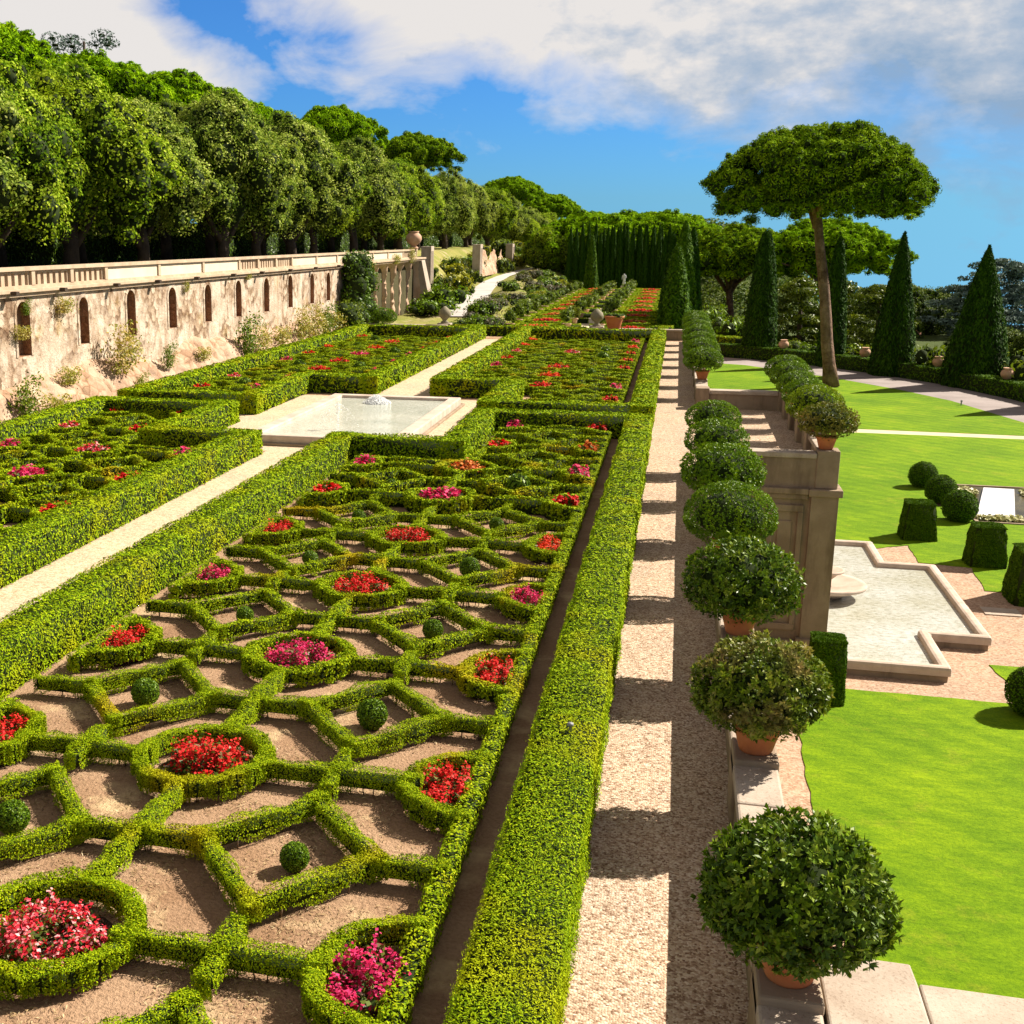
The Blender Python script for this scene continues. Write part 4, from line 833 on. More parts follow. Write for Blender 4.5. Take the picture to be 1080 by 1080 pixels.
for k, (a, b) in enumerate(zip(sec[:-1], sec[1:])):
    if k in prc:
        ba = MB(); ba.box(WX - .12, WX + .06, a + .13, b - .13, 5.66, 5.757); n_ = int((b - a - .26) / .42)
        for j in range(n_ + 1):
            y = a + .13 + (b - a - .26) * j / n_
            ba.box(WX - .1, WX + .05, max(y - .12, a + .131), min(y + .12, b - .131), 5.22, 5.66)
        ba.build('pierced_panel', M['balu'], bl, loc=BO)
    else: MB().box(WX - .12, WX + .09, a + .13, b - .13, 5.22, 5.757).build('solid_panel', M['plaster'], bl, loc=BO)
for nm, mb, mt in (('coping', cp, M['balu']), ('base_rail', bs, M['balu']), ('pier', pi_, M['balu'])): mb.build(nm, mt, bl, loc=BO)
ur = MB().lathe([(.001, 0), (.42, 0), (.42, .18), (.22, .26), (.3, .36), (.62, .62), (.74, .9), (.7, 1.2), (.5, 1.42), (.42, 1.5), (.5, 1.56), (.48, 1.62), (.001, 1.62)], n=24).build('stone_urn', M['terra_pale'], None, True, loc=(WX, 112.3, 5.9))
tag(ur, 'large round terracotta urn on the far end of the balustrade', 'urn')

def puff_pts(puffs, n, up=.0):
    P = []; D = []; Rn = []
    for (c, r, sq) in puffs:
        k = int(n * r * r); d = unit(rng.normal(0, 1, (k, 3)) + np.array([0, 0, up])); rr = r * rng.uniform(.72, 1.05, k)
        P.append(np.array(c) + d * rr[:, None] * np.array([1, 1, sq])); D.append(d); Rn.append(np.full(k, rng.uniform(-.26, .26)))
    r_ = np.concatenate(Rn); return np.concatenate(P), np.concatenate(D), np.clip(.5 + r_ + rng.normal(0, .24, len(r_)), 0, 1)
def puffs_mesh(name, puffs, n, s, mat, up=.2, jit=.7, asp=.5, core=.72):
    P, D, rnd = puff_pts(puffs, n, up)
    mb = MB()
    for (c, r, sq) in puffs: mb.lathe([(max(.001, r * core * math.sin(t)), -r * core * sq * math.cos(t)) for t in np.linspace(0, PI, 6)], c, 8)
    return leaf_mesh(name, P, D, s, mat, jit, asp, .1, rnd, core=(np.array(mb.v), np.array(mb.f)))
# weeds and climbers on the wall
def weed_mesh(mat, n=260, h=1.2, w=.8, s=.16):
    P = []; k = 9                                         # several leafy shoots
    for _ in range(k):
        y0 = rng.normal(0, w * .45); hh = h * rng.uniform(.35, 1.); ly, lx = rng.normal(0, .25), rng.uniform(.05, .45); m = n // k
        t = rng.uniform(0, 1, m) ** .8; sp_ = .10 + .14 * np.sin(t * PI)
        P.append(np.column_stack([lx * t + rng.normal(0, 1, m) * sp_, y0 + ly * t + rng.normal(0, 1, m) * sp_, hh * t]))
    P = np.concatenate(P); return leaf_mesh('wall_weed', P, np.column_stack([np.full(len(P), .6), rng.normal(0, .3, len(P)), np.full(len(P), .5)]), s, mat, .6, .45)
WM = [weed_mesh(M['weed'], 700, 1.3, .9, .13), weed_mesh(M['weed'], 900, 1.8, 1., .13), weed_mesh(M['shrubmix'], 1000, 1.9, .9, .14)]
spots = [(-23.2, 39.6, .3, 2, 1.), (-23.0, 41.8, .1, 0, 1.1), (-23.5, 44., 1.2, 0, .8), (-23.3, 48.2, 1.2, 1, 1.3), (-22.9, 49.2, .1, 2, .6), (-23.3, 53.2, .9, 2, .7), (-23.3, 57.8, .8, 0, .8), (-23.1, 63.3, .5, 2, 1.35), (-23.0, 65.5, .3, 1, 1.1),
         (-23.2, 70.2, .5, 0, 1.3), (-23.1, 73.5, .5, 1, 1.3), (-23.0, 76.2, .4, 1, 1.4), (-23.2, 79.6, .5, 2, 1.2), (-23.1, 82.6, .4, 0, 1.5), (-23.9, 57.2, 4.3, 1, .35), (-23.9, 44.6, 4.0, 0, .7), (-23.9, 41.2, 3.2, 0, .6), (-23.9, 66.5, 4.6, 0, .4), (-23.8, 94.2, 4.4, 0, .9), (-23.8, 104., 4.7, 0, .9), (-23.8, 110, 4.7, 1, .8), (-23.9, 41.5, 4.1, 2, .35)]
for k, (x, y, z, v, s) in enumerate(spots):
    o = link('wall_weed', WM[v], None, (x, y, z), 0, s)
    tag(o, f'{["dry yellowish", "tall straw coloured", "leafy green"][v]} weeds {"at foot" if z < 2 else "high on face"} of old wall, {ORD[sorted(q[1] for q in spots).index(y)]} from left', 'weed', 'weeds growing on the old wall')
pf = [((random.uniform(-.3, .9), random.uniform(-2.4, 2.4) * (1 - .3 * t), .5 + 4.6 * t), random.uniform(.7, 1.15), 1.) for t in np.linspace(0, 1, 34)]
tag(link('climber', puffs_mesh('climber', pf, 170, .24, M['weedg']), None, (-23.5, 88.6, .2)), 'dense dark green climber covering the wall from top to foot', 'climbing plant')
pf = [((random.uniform(-.3, .8), random.uniform(-2., 2.), .3 + 1.7 * random.random()), random.uniform(.5, .8), 1.) for t in range(14)]
tag(link('climber', puffs_mesh('climber', pf, 200, .2, M['shrubmix']), None, (-23.0, 84.6, 0)), 'low pale green shrub left of the big climber at the wall foot', 'climbing plant')

# ---------------------------------------------------------------- kerb walls and ornaments at the far end of the knot gardens
def kerb(x0, x1, y, label, h=.62):
    r = empty('low_garden_wall', ((x0 + x1) / 2, y, 0)); tag(r, label, 'low wall')
    MB().box(x0, x1, y - .2, y + .2, 0, h).build('body', M['ashlar'], r, loc=(-(x0 + x1) / 2, -y, 0)); MB().box(x0 - .05, x1 + .05, y - .27, y + .27, h, h + .12).build('coping', M['coping'], r, bevel=.02, loc=(-(x0 + x1) / 2, -y, 0))
kerb(-5.9, .9, 87.2, 'low stone wall under the big pot before the far flower garden'); kerb(-23, -16.2, 87.6, 'low stone wall at the foot of the ribbed vaults')
tag(link('box_hedge', hedge_mesh('box_hedge', [(-15.6, 88), (-6.6, 88)], False, .8, .7, M['hedge'])), 'low clipped hedge between the two garden end walls', 'hedge')
def finial(x, y, lb):
    r = empty('ball_finial', (x, y, .0)); tag(r, lb, 'stone ornament')
    MB().box(-.5, .5, -.4, .4, 0, .82).build('pedestal', M['coping'], r, bevel=.03)
    MB().lathe([(.001, .82), (.3, .82), (.3, .9), (.16, 1.), (.2, 1.1), (.42, 1.3), (.47, 1.5), (.4, 1.75), (.2, 1.92), (.1, 2.02), (.001, 2.05)], n=20).build('carved_ball', M['finial'], r, True)
finial(-5.45, 88.1, 'carved stone ball on a pedestal left of the big pot'); finial(-16.5, 88.4, 'carved stone ball on a pedestal where the pale road starts')
potted('far', -21.1, 88.3, 'dark potted dome standing below the ribbed vaults', 1.15, z=.3)
r = empty('planted_pot', (-4.2, 87.2, .74)); tag(r, 'big terracotta pot with low green planting on the far stone wall', 'planted pot'); link('terracotta_pot', pot_me, r, (0, 0, 0), 0, 1.9)
pf = [((random.uniform(-.5, .5), random.uniform(-.5, .5), .85), .35, .7) for _ in range(9)]; link('foliage', puffs_mesh('foliage', pf, 300, .12, M['clip']), r)

# ---------------------------------------------------------------- far flower garden
fk = empty('clipped_parterre', (-6.9, 92, 0)); tag(fk, 'flat yellow green clipped parterre of the far flower garden', 'parterre', None)
slabm = [hedge_mesh('clipped_panel', [(-1.2, 0), (1.2, 0)], False, 1.5, .42, M['knot'], 1., lambda d: .13) for _ in range(2)]
curb = [hedge_mesh('clipped_edge', [(0, -3.3), (0, 3.3)], False, .7, .45, M['hedge'], 1., lambda d: .13) for _ in range(2)]
bl_ = low_mesh('ring_hedge', arc(1.55, 0, 2 * PI, 20)[:-1], True, .13, False, 3, .5, .4, 1.)
for k in range(10):
    y = 91.5 + 7.6 * k
    for c, x in enumerate((-10.2, -3.3)):
        for dx in (-1.15, 1.15): link('clipped_panel', slabm[k % 2], fk, (x + dx + 6.9, y + 3.7 - 92, 0), random.uniform(-.1, .1))
        fb_ = empty('round_flower_bed', (x, y, 0)); tag(fb_, f'round {"red" if (k + c) % 3 < 2 else "orange"} bed, {"left" if c == 0 else "right"} half of far garden, {ORD[k]} from the near wall', 'flower bed', 'round beds in the far flower garden')
        link('ring_hedge', bl_, fb_, (0, 0, .02)); q = link('blossom', BED[('scarlet', 'red', 'orange')[(k + c) % 3], 0, 'lo'], fb_, (0, 0, .1), 0, (1.9, 1.9, .9))
    for x in (-12.1, -8.6, -5.1, -.9): link('clipped_edge', curb[k % 2], fk, (x + 6.9, y - 92 + 1, 0))
pf = [((random.uniform(-.35, .35), random.uniform(-.35, .35), 1.15 + random.uniform(-.25, .45)), random.uniform(.28, .42), 1.) for _ in range(12)]
pot_pale = MB().lathe(POTP, n=16).mesh('terracotta_pot', M['terra_pale'], True)
lem = puffs_mesh('foliage', pf, 420, .13, M['shrubmix'], core=.5)
for lst, xx, nm in (([94.5 + 6.4 * k for k in range(11)], -8.15, 'left of the far garden path'), ([94.5 + 6.4 * k for k in range(11)], -5.6, 'right of the far garden path'), ([93.5 + 5.0 * k for k in range(14)], -12.35, 'along the bank edge')):
    for k, y in enumerate(lst):
        r = empty('citrus_pot', (xx, y, .02)); tag(r, f'citrus shrub in pale pot {nm}, {ORD[k]} from near end', 'potted shrub', 'citrus pots of the far garden'); r.rotation_euler = (0, 0, random.uniform(0, 6))
        p_ = link('terracotta_pot', pot_pale, r, (0, 0, 0), 0, 1.1); link('foliage', lem, r, (0, 0, -.15), 0, random.uniform(.9, 1.15))
st = empty('statue', (-6.95, 166, 0)); tag(st, 'pale standing statue against the dark cypress screen', 'statue')
MB().box(-.4, .4, -.4, .4, 0, .7).build('pedestal', M['coping'], st, bevel=.03)
me = bpy.data.meshes.new('figure'); jv = [((0, 0, 1.45), .20), ((0, 0, 1.75), .17), ((0, 0, 2.0), .2), ((0, 0, 2.13), .07), ((0, 0, 2.28), .11), ((.2, 0, 2.02), .07), ((.27, -.05, 1.78), .06), ((.12, -.18, 1.68), .05), ((-.2, 0, 2.02), .07), ((-.27, .02, 1.75), .06), ((-.28, -.04, 1.5), .05), ((.09, 0, 1.05), .16), ((.1, -.03, .76), .15), ((-.09, 0, 1.05), .16), ((-.1, .02, .76), .15)]
me.from_pydata([v for v, _ in jv], [(0, 1), (1, 2), (2, 3), (3, 4), (2, 5), (5, 6), (6, 7), (2, 8), (8, 9), (9, 10), (0, 11), (11, 12), (0, 13), (13, 14)], []); me.materials.append(M['statue'])
fg = link('figure', me, st); sk = fg.modifiers.new('s', 'SKIN'); sk.use_smooth_shade = True
for v, (_, r_) in zip(me.skin_vertices[0].data, jv): v.radius = (r_, r_)
me.skin_vertices[0].data[0].use_root = True; fg.modifiers.new('d', 'SUBSURF').levels = 1

# ---------------------------------------------------------------- trees
def spire_mesh(r, h, s, n, mat, sharp=.8, ragged=.05, base=.75):
    """upright clipped cone / column of short sprays"""
    v = rng.uniform(0, 1, n) ** 1.15; a = rng.uniform(0, 2 * PI, n)
    prof = lambda t: r * np.minimum(base + (1 - base) * np.minimum(t / .12, 1), 1) * np.clip(1 - t, 0, 1) ** sharp
    rr = prof(v) * (1 + ragged * np.sin(a * 7 + 2 * np.sin(v * 9)) + rng.normal(0, ragged * .8, n)); 
    P = np.column_stack([rr * np.cos(a), rr * np.sin(a), v * h])
    Nn = np.column_stack([np.cos(a), np.sin(a), np.full(n, .35)])
    nn = unit(Nn + rng.normal(0, .45, (n, 3))); t = np.array([0, 0, 1.]) + rng.normal(0, .35, (n, 3)); t -= (t * nn).sum(1, keepdims=True) * nn; t = unit(t); b = np.cross(nn, t)
    sz = s * rng.uniform(.6, 1.4, n)[:, None]
    V = np.stack([P - t * sz, P + b * sz * .3, P + t * sz, P - b * sz * .3], 1).reshape(-1, 3); F = np.arange(n * 4).reshape(-1, 4)
    c = MB().lathe([(max(.002, float(prof(np.array(q))) * .9), q * h * .97) for q in np.linspace(0, 1, 14)], n=14); cf = np.array(c.f)
    clump = np.sin(a * 5 + v * 3) * .15
    return mesh_np('crown', np.concatenate([V, np.array(c.v)]), [F, cf + len(V)], [mat, M['core']], np.concatenate([np.zeros(n), np.ones(len(cf))]), np.concatenate([np.clip(rng.uniform(0, 1, n) + clump, 0, 1).repeat(4), np.zeros(len(c.v))]))
def tree(name, loc, label, cat, group, crown, trunk, tm, rz=0., sc=None):
    r = empty(name, loc, rz); tag(r, label, cat, group)
    if sc is not None: r.scale = (sc,) * 3 if isinstance(sc, (int, float)) else sc
    link('trunk', trunk, r); link('crown', crown, r); return r
def trunk_mesh(limbs, mat, n=9): 
    mb = MB()
    for pts, rad in limbs: mb.tube(pts, rad, n, .06)
    return mb.mesh('trunk', mat, True)
# umbrella pines
def umbrella(Rr, th, zb, np_, n, s, mat, seed, pr=(1.0, 1.6)):
    rs = random.Random(seed); puffs = []
    for i in range(np_):
        q = math.sqrt((i + .5) / np_); a = i * 2.39996; q *= rs.uniform(.92, 1.06); r = rs.uniform(*pr) * (1.1 - .25 * q)
        edge = 1 + .12 * math.sin(a * 3 + seed) + .07 * math.sin(a * 7 + 2 * seed)
        x, y = Rr * q * math.cos(a) * edge, Rr * q * math.sin(a) * edge
        z = zb + 1.3 + (th - 1.3) * max(0., 1 - min(q, 1) ** 2.2) ** .7 + rs.uniform(-.25, .25)
        puffs.append(((x, y, z), r, .75))
        for _ in range(5):
            a2 = rs.uniform(0, 2 * PI); e2 = rs.uniform(.1, 1.3)
            puffs.append(((x + r * .9 * math.cos(a2) * math.cos(e2), y + r * .9 * math.sin(a2) * math.cos(e2), z + r * .75 * math.sin(e2)), r * rs.uniform(.3, .48), .95))
        if q > .2: puffs.append(((x * .93, y * .93, zb + .6 + rs.uniform(-.5, .45) + 2.1 * (1 - q) - .5 * max(0, q - .75) * 4 * rs.random()), r * rs.uniform(.55, .9), .6))
        if q > .2 and z - zb > 2.2: puffs.append(((x * .8, y * .8, (z + zb) / 2 + .3), r * 1.1, .8))
    return puffs_mesh('crown', puffs, n, s, mat, .7, .5, .3, .6), puffs[::8]
def umb_trunk(h, zb, puffs, r0, lean, seed, fork=0.):
    rs = random.Random(seed); limbs = []; k = 9
    P = [(lean * t + .12 * math.sin(t * 9) * lean * t * (1 - t), .2 * math.sin(t * 5), h * t) for t in np.linspace(0, 1, k)]
    limbs.append((P, [r0 * 1.35] + [r0 * (1 - .35 * t) for t in np.linspace(0, 1, k)[1:]]))
    tp = Vector(P[-1])
    for (c, r, _) in rs.sample(puffs, min(13, len(puffs))):
        e = Vector(c); m1 = tp.lerp(e, .4) + Vector((0, 0, .35)); limbs.append(([tp - Vector((0, 0, rs.uniform(.6, 2.4))), m1, tp.lerp(e, .75), e], [r0 * .42, r0 * .28, r0 * .18, .05]))
    return trunk_mesh(limbs, M['bark'], 12)
hz = 15.4
cr, pf_ = umbrella(8.7, 6.5, hz - .75, 150, 420, .26, M['pine'], 4, (.95, 1.45))
hp = tree('umbrella_pine', (13.7, 114, ZL), 'tall umbrella pine with a bare leaning trunk, standing alone on the lawn', 'pine tree', 'umbrella pines', cr, umb_trunk(hz + .6, hz, [((c[0] - 2.3, c[1], c[2]), r, q) for c, r, q in pf_], .55, -2.5, 4), M['bark'])
[setattr(c_, 'location', (-2.3, 0, 0)) for c_ in hp.children if c_.name.startswith('crown')]
U1, p1_ = umbrella(8.2, 5.2, 13., 80, 230, .42, M['pine'], 2); T1 = umb_trunk(12.5, 13, p1_, .6, 1.5, 2)
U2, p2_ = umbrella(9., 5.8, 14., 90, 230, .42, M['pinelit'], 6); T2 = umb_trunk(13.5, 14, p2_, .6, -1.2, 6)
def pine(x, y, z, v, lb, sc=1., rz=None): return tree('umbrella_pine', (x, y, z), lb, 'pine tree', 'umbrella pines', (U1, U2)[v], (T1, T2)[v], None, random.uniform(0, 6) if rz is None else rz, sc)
pine(8., 172, -11.5, 0, 'broad umbrella pine behind the clipped columns, left of the lone tall pine', 1.02, 2.8); pine(18.8, 170, -11.5, 1, 'broad sunlit umbrella pine right behind the trunk of the lone tall pine', .98, 1.)
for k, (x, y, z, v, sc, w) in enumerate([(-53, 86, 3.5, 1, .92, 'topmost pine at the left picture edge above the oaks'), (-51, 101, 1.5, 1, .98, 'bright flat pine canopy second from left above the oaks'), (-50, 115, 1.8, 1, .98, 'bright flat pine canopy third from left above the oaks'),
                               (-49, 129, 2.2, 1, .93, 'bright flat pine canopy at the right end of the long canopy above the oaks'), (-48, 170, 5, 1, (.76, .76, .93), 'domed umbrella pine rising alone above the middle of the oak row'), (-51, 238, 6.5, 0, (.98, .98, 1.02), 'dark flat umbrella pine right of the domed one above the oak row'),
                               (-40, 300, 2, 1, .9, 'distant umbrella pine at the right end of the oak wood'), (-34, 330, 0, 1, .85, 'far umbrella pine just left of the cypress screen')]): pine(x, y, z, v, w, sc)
for k, (x, y) in enumerate([(-13, 188), (-7, 192), (-2, 190)]): pine(x, y, -11.6, 1, f'umbrella pine canopy showing over the cypress screen, {ORD[k]} from the left', 1.05)
# holm oaks
def oak(seed, n, s, mat, rx=4.4, h=10.6):
    rs = random.Random(seed); puffs = []
    for i in range(30):                                   # big boughs, each a heap of smaller clumps
        z = ((i + .5) / 30) ** .85; a = i * 2.4 + rs.uniform(-.4, .4); prof = math.sin(PI * min(1, .2 + .8 * z) ** .9) ** .5 if z < .97 else .3
        q = rs.uniform(.62, .98); R0 = rs.uniform(1.1, 1.7); c = (rx * prof * q * math.cos(a), rx * prof * q * math.sin(a), 3.3 + (h - 4.6) * z)
        puffs.append((c, R0, 1.05))
        for _ in range(7):
            d = Vector((rs.gauss(0, 1), rs.gauss(0, 1), rs.gauss(.35, 1))).normalized() * R0 * rs.uniform(.7, 1.05)
            puffs.append(((c[0] + d.x, c[1] + d.y, c[2] + d.z * 1.1), rs.uniform(.4, .75), rs.uniform(.8, 1.2)))
    puffs += [((rs.uniform(-.5, .5), rs.uniform(-.5, .5), 4.0 + (h - 6.) * t), rx * .48, 1.1) for t in (0., .35, .7, .95)]
    return puffs_mesh('crown', puffs, n, s, mat, .5, .45, .6, .6)
OK_ = [oak(1, 330, .19, M['oakgreen']), oak(2, 330, .19, M['oak']), oak(3, 330, .19, M['oak'], 4.2), oak(4, 330, .19, M['oakgreen'], 5.)]
OKS = [oak(7, 190, .26, M['slope']), oak(8, 190, .26, M['slope'], 5.)]
OT = [trunk_mesh([([(0, 0, -.3), (.1 * k, .1, 1.6), (.2, -.1 * k, 4.)], [.5, .38, .3]), ([(.1 * k, .1, 1.3), (.9, .4, 2.6), (1.6, .8, 4)], [.26, .2, .12]), ([(.1, .1, 1.5), (-.8, -.5, 2.8), (-1.5, -.6, 4.2)], [.26, .2, .12])], M['barkdark']) for k in (1, -1)]
fr_ = [(44, .98), (53, .93), (61.5, 1.02), (71, .95), (79.5, 1.05), (89.5, .94), (98, 1.06), (108, .94), (119, 1.03), (130, .96), (142, 1.0), (154, .93), (166, .98), (179, .95), (193, .98), (208, .95)]
for k, (y, s) in enumerate(fr_):
    x = -31.2 + random.uniform(-1.6, 1.2) - max(0, y - 150) * .02
    tree('holm_oak', (x, y, 4.9), f'{["dark green", "grey green", "grey green", "bright green"][k % 4]} holm oak, {ORD[k]} from the left in the front row behind the balustrade', 'oak tree', 'holm oaks on the upper terrace', OK_[[1, 0, 3, 2, 1, 2, 1, 3][k % 8]], OT[k % 2], None, random.uniform(0, 6), (s * random.uniform(.92, 1.05), s * random.uniform(.92, 1.05), s))
for k, y in enumerate([48, 57, 67, 77, 88, 99, 111, 124, 138, 153, 170, 188, 208, 230]):
    tree('holm_oak', (-39 + random.uniform(-1, 1), y, 4.9), f'holm oak, {ORD[k]} from the left in the shaded second row of the wood', 'oak tree', 'holm oaks on the upper terrace', OK_[(k * 3 + 1) % 4], OT[k % 2], None, random.uniform(0, 6), 1.06)
for k, (x, y, z, s) in enumerate([(-31, 224, 3, 1.), (-30, 246, 2.5, .95), (-27.5, 226, 1.5, .82), (-29, 270, 2, .95), (-25, 262, .5, .85), (-21.5, 205, .8, .62), (-18.5, 182, .3, .75), (-21, 238, 0, .9), (-16.5, 215, -1, .95)]):
    tree('holm_oak', (x, y, z), f'far rounded holm oak beyond the pale road, {ORD[k]} of its cluster', 'oak tree', 'far oaks beyond the road', OK_[(k + 1) % 4], OT[k % 2], None, random.uniform(0, 6), s)
tree('cedar_tree', (-64.5, 128, 3.9), 'thin grey blue conifer top poking over the pine canopy at upper left', 'cedar tree', None,
     puffs_mesh('crown', [((random.uniform(-4, 4), random.uniform(-2, 2), random.uniform(20.5, 24.5)), random.uniform(.8, 1.4), .5) for _ in range(24)], 60, .4, M['cedar'], .3, .8, .35, .3), trunk_mesh([([(0, 0, 0), (0, 0, 24)], [.5, .15])], M['barkdark']), None)
# hedge added as a backdrop to darken the gaps under the oaks
tag(link('dark_backdrop_hedge', hedge_mesh('dark_backdrop_hedge', [(-44.5, 20), (-44.5, 200), (-42, 300), (-15, 330)], False, 3., 3.2, M['weedg'], .8, lambda d: .3, 4.95)), 'dark unclipped hedge added behind the oak trunks to darken the gaps', 'hedge')
# cypresses
CYA = spire_mesh(1.0, 8., .16, 5200, M['cypress'], .55, .06); CYB = spire_mesh(1.0, 8., .16, 5200, M['cypress2'], .6, .05)
ct = MB().tube([(0, 0, -.3), (0, 0, .8)], [.16, .13], 7).mesh('trunk', M['barkdark'])
k = 0
for row, (yy, xs_) in enumerate(((171, np.linspace(-14.6, -1.2, 17)), (174, np.linspace(-14.2, -1.6, 14)))):
    for x in xs_:
        h_ = random.uniform(7.4, 8.6) + .5 * row
        tree('cypress', (float(x) + random.uniform(-.15, .15), yy + random.uniform(-.5, .5), 0), f'slim cypress, {ORD[k if row == 0 else k - 17]} from the left in the {"front" if row == 0 else "rear"} line of the far screen', 'cypress', 'cypresses of the far screen', CYA, ct, None, random.uniform(0, 6), (.62, .62, h_ / 8)); k += 1
tree('cypress', (-11.1, 163, 0), 'green cypress standing in front of the left part of the far screen', 'cypress', None, CYB, ct, None, 1., (1.0, 1.0, .92))
for x, y, h_, r_, lb, v in ((.35, 101.5, 8.2, 1.25, 'tallest cypress of the cluster at the end of the gravel walk', CYB), (-.15, 97.2, 6.4, 1.35, 'shorter broad cypress in front of the cluster at the walk end', CYB), (1.0, 103.5, 7.7, 1.0, 'dark cypress behind the cluster at the walk end', CYA), (-.6, 104.5, 7.3, .9, 'slender cypress at the left of the cluster at the walk end', CYA)):
    tree('cypress', (x, y, 0), lb, 'cypress', 'cypresses at the walk end', v, ct, None, random.uniform(0, 6), (r_, r_, h_ / 8))
CC = [spire_mesh(1.9, 13.6, .2, 9000, M['cypress'], .42, .035, .8), spire_mesh(1.5, 13., .2, 7000, M['cypress'], .5, .03, .9), spire_mesh(2.2, 13.4, .2, 9000, M['cypress'], .75, .03, .9), spire_mesh(3.0, 12.2, .2, 11000, M['cypress'], .8, .03, .85)]
for c, (x, y, lb) in zip(CC, ((9.0, 140, 'thick clipped cypress column left of the lone pine trunk'), (15.6, 132.5, 'slim clipped cypress column just right of the lone pine trunk'), (20.4, 125.5, 'clipped cypress cone under the right side of the pine crown'), (26.1, 117.8, 'broadest clipped cypress cone at the far right'))):
    tree('clipped_cypress', (x, y, ZL), lb, 'cypress', 'clipped cypresses along the drive', c, ct, None, random.uniform(0, 6))
tree('clipped_cypress', (30.6, 104.5, ZL), 'clipped cypress cut off by the right picture edge', 'cypress', 'clipped cypresses along the drive', CC[3], ct, None, 2., (.9, .9, .9))
dh = [(5.8, 141.5), (10.5, 137.3), (15.6, 132.2), (20.2, 126), (24.2, 119), (27.9, 108.6), (30.2, 99), (32.6, 88)]
tag(link('drive_hedge', hedge_mesh('drive_hedge', dh, False, 1.8, 1.35, M['cypress2'], 1.0, lambda d: .22, ZL)), 'long low dark hedge along the far side of the grey drive', 'hedge')
tag(link('box_hedge', hedge_mesh('box_hedge', [(4.2, 146), (7.2, 144)], False, 2.2, 1.9, M['hedge'], 1.0, lambda d: .22, ZL)), 'bright green block of hedge at the far end of the grey drive', 'hedge')
jar = MB().lathe([(.001, 0), (.3, 0), (.36, .08), (.6, .35), (.66, .62), (.55, .9), (.36, 1.02), (.34, 1.08), (.46, 1.16), (.44, 1.2), (.3, 1.18), (.001, 1.1)], n=20).mesh('terracotta_jar', M['terra_pale'], True)
for k, (x, y) in enumerate(((11.3, 136.8), (18.4, 129.1), (23.6, 120.9), (27.2, 111.6))):
    tag(link('terracotta_jar', jar, None, (x, y, ZL + 1.32), k, .82), f'round terracotta jar on the drive hedge, {ORD[k]} from the left', 'jar', 'jars on the drive hedge')
# planting behind the drive
def shrub_mesh(mat, s=.2, n=14, seed=0, r=(.4, .75)):
    rs = random.Random(seed); return puffs_mesh('shrub', [((rs.uniform(-.8, .8), rs.uniform(-.8, .8), rs.uniform(.25, 1.0)), rs.uniform(*r), .9) for _ in range(n)], 150, s, mat, .3, .75, .5, .6)
SH = [shrub_mesh(M['shrubmix'], seed=1), shrub_mesh(M['clip'], seed=2), shrub_mesh(M['shruby'], seed=3), shrub_mesh(M['shrubgrey'], seed=4), shrub_mesh(M['clip_olive'], seed=5)]
SN = ['light green', 'dark green', 'yellow', 'dry grey brown', 'olive']
for k, (x, y, v, s, sz) in enumerate([(24.2, 123, 0, 1.8, 1.3), (25.2, 121.5, 2, 1.3, 1.2), (30.0, 112.5, 0, 2.1, 1.3), (29.2, 115, 0, 1.6, 1.), (17.6, 134, 1, 1.5, 1.), (21.6, 130, 0, 1.2, 1.4), (12.6, 140, 0, 1.5, 1.), (18.5, 133, 0, 1.4, 1.2), (7, 152, 1, 2.2, 1.2), (4.5, 156, 1, 2.5, 1.4), (32.5, 104, 0, 1.6, 1.2), (13.5, 139.2, 1, 1.3, 1.)]):
    tag(link('shrub', SH[v], None, (x, y, ZL), random.uniform(0, 6), (s, s, s * sz)), f'{SN[v]} shrub behind the drive hedge, {ORD[k]} as planted along the hedge', 'shrub', 'shrubs behind the drive')
def cedar_mesh(Rr, h, s, mat, seed, n=70, z0=2.):
    rs = random.Random(seed); puffs = []
    for i in range(n):
        t = rs.random() ** 1.3; a = rs.uniform(0, 2 * PI); q = math.sqrt(rs.uniform(.15, 1)); rad = Rr * (1 - t) ** .5 * q
        puffs.append(((rad * math.cos(a), rad * math.sin(a), z0 + (h - z0) * t - .04 * rad), rs.uniform(.9, 1.7), .32))
    return puffs_mesh('crown', puffs, 120, s, mat, .5, .6, .35, .45)
CG = cedar_mesh(5., 11., .4, M['cedargreen'], 2, 60, 1.5); CBm = cedar_mesh(10.5, 15.5, .42, M['cedar'], 5, 230); tg = trunk_mesh([([(0, 0, -1), (.2, 0, 5), (0, .1, 11)], [.4, .3, .08])], M['barkdark'])
for k, (x, y, z, s) in enumerate([(14.2, 154, -9.5, 1.05), (22.5, 150, -9.5, 1.0), (19., 160, -10, 1.1), (11.2, 165, -10, .9)]): tree('green_cedar', (x, y, z), f'sunlit layered green cedar between the clipped cypresses, {["left one", "right one", "middle one behind", "rear left one"][k]}', 'cedar tree', 'green cedars', CG, tg, None, k * 1.3, s)
tree('blue_cedar', (41, 178, -13.5), 'huge blue grey cedar spreading behind the broad clipped cypress', 'cedar tree', None, CBm, tg, None, 0, (1.15, 1.15, 1.12))
tree('blue_cedar', (58, 200, -16), 'second blue grey cedar mostly hidden at the right edge', 'cedar tree', None, CBm, tg, None, 2, 1.05)
